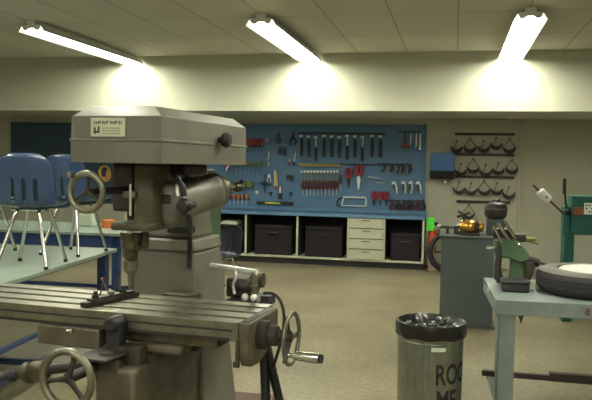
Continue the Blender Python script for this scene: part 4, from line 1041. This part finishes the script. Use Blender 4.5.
# drive unit to the right of the column
g0, g1 = ml(224, 276, 0.38), ml(250, 299, 0.38)
MB().box(0.225, g1.x + 0.0, 0.34, 0.50, g1.z + 0.01, g0.z).cyl((0.235, 0.36, g0.z - 0.03), (g1.x + 0.01, 0.36, g0.z - 0.03), 0.028, seg=18).build('drive_unit', DARK, mill, bevel=0.008)
MB().cyl((g1.x, 0.40, g0.z - 0.01), (g1.x + 0.05, 0.40, g0.z - 0.01), 0.03, seg=18).build('drive_end', STEELD, mill)
h_a, h_b = ml(218, 267, 0.34), ml(260.5, 271, 0.34)
MB().cyl((h_a.x - 0.04, 0.36, h_a.z + 0.002), (h_b.x, 0.30, h_b.z), 0.0115, seg=14).build('silver_bar', SILVER, mill)
MB().lathe([(0.013, 0), (0.013, 0.05), (0.017, 0.052), (0.017, 0.085)], (h_b.x - 0.012, 0.305, h_b.z), (h_b.x - 0.012, 0.305, -5), 14).build('bar_post', STEEL, mill)
for dx in (-0.045, -0.008):
    MB().ball((h_b.x + dx, 0.29, h_b.z - 0.10), 0.015, 12).build('oil_cup', SILVER, mill)
MB().box(g1.x - 0.07, h_b.x + 0.01, 0.28, 0.5, h_b.z - 0.155, h_b.z - 0.115).build('drive_bracket', BLACK, mill, bevel=0.004)
c_ = ml(236, 285, 0.33)
MB().tube([(c_.x, 0.32, h_a.z - 0.005), (c_.x + 0.01, 0.315, h_a.z - 0.03), (c_.x - 0.008, 0.315, h_a.z - 0.06), (c_.x, 0.315, h_a.z - 0.10)], 0.006, 8, 1).build('drive_lever', SILVER, mill)

# work clamped on the table
a, b = ml(83, 309, -0.15), ml(137, 290, 0.12)
yaw = math.atan2(b.y - a.y, b.x - a.x); Ln = math.hypot(b.x - a.x, b.y - a.y)
def mw(v): return MO + ex * v.x + ey * v.y + Vector((0, 0, v.z))
base_ = mw(Vector((a.x, -0.15, TZ)))
t = thing('clamp_bar', 'dark steel clamping bar with studs lying across the milling table', 'clamp', (base_.x, base_.y, TZ + 0.0005), TH + yaw)
MB().box(0, Ln, -0.014, 0.014, 0, 0.018).box(0.03, Ln - 0.02, -0.010, 0.014, 0.018, 0.026).build('bar', DARK, t, bevel=0.002)
for x in (0.06, 0.20):
    MB().cyl((x, 0, 0.026), (x, 0, 0.05), 0.008, seg=8).cyl((x, 0, 0.026), (x, 0, 0.036), 0.014, seg=6).build('nut', DARK, t)
MB().cyl((0.14, 0.0, 0.026), (0.14, 0.0, 0.04), 0.012, seg=12).build('brass_nut', STEEL, t)
MB().cyl((0.08, 0, 0.03), (0.105, 0, 0.10), 0.003, seg=6).build('red_rod', MAROON, t)
MB().cyl((0.125, 0, 0.03), (0.09, 0, 0.095), 0.003, seg=6).build('steel_rod', CHROME, t)
MB().cyl((0.15, 0, 0.03), (0.18, 0, 0.11), 0.004, seg=6).build('stud', DARK, t)

# stand with cable behind the table end
st0 = ml(264, 300, 0.26)
t = thing('tube_stand', 'black tubular stand with cable behind the right end of the milling table', 'stand', tuple(MO), TH)
f0, f1 = ml(270, 400, 0.25), ml(284, 400, 0.25)
u0, u1 = ml(263, 345, 0.30), ml(268, 345, 0.30)
def ext(p_, q_):   # continue the line p->q down to the floor
    k_ = p_.z / (p_.z - q_.z); r_ = p_ + (q_ - p_) * k_; r_.z = 0.0; return r_
top_ = ml(264, 296, 0.30)
MB().cyl(Vector((top_.x, 0.31, top_.z)), Vector((u0.x, 0.31, u0.z)), 0.018, seg=12).build('post', BLACK, t)
MB().cyl(Vector((u0.x, 0.31, u0.z)), Vector((u0.x + 0.07, 0.25, 0.0)), 0.019, seg=12).build('leg', BLACK, t)
MB().cyl(Vector((u0.x + 0.01, 0.31, u0.z + 0.01)), Vector((u0.x + 0.27, 0.27, 0.0)), 0.016, seg=12).build('leg', BLACK, t)
MB().cyl(Vector((u0.x + 0.0, 0.31, u0.z + 0.01)), Vector((u0.x + 0.12, 0.66, 0.0)), 0.016, seg=12).build('leg', BLACK, t)
MB().tube([ml(264, 293, 0.28), ml(274, 293, 0.26), ml(282, 302, 0.24), ml(285, 320, 0.22), ml(281, 342, 0.22), ml(273, 368, 0.27)], 0.006, 8, 2).build('cable', BLACK, t)
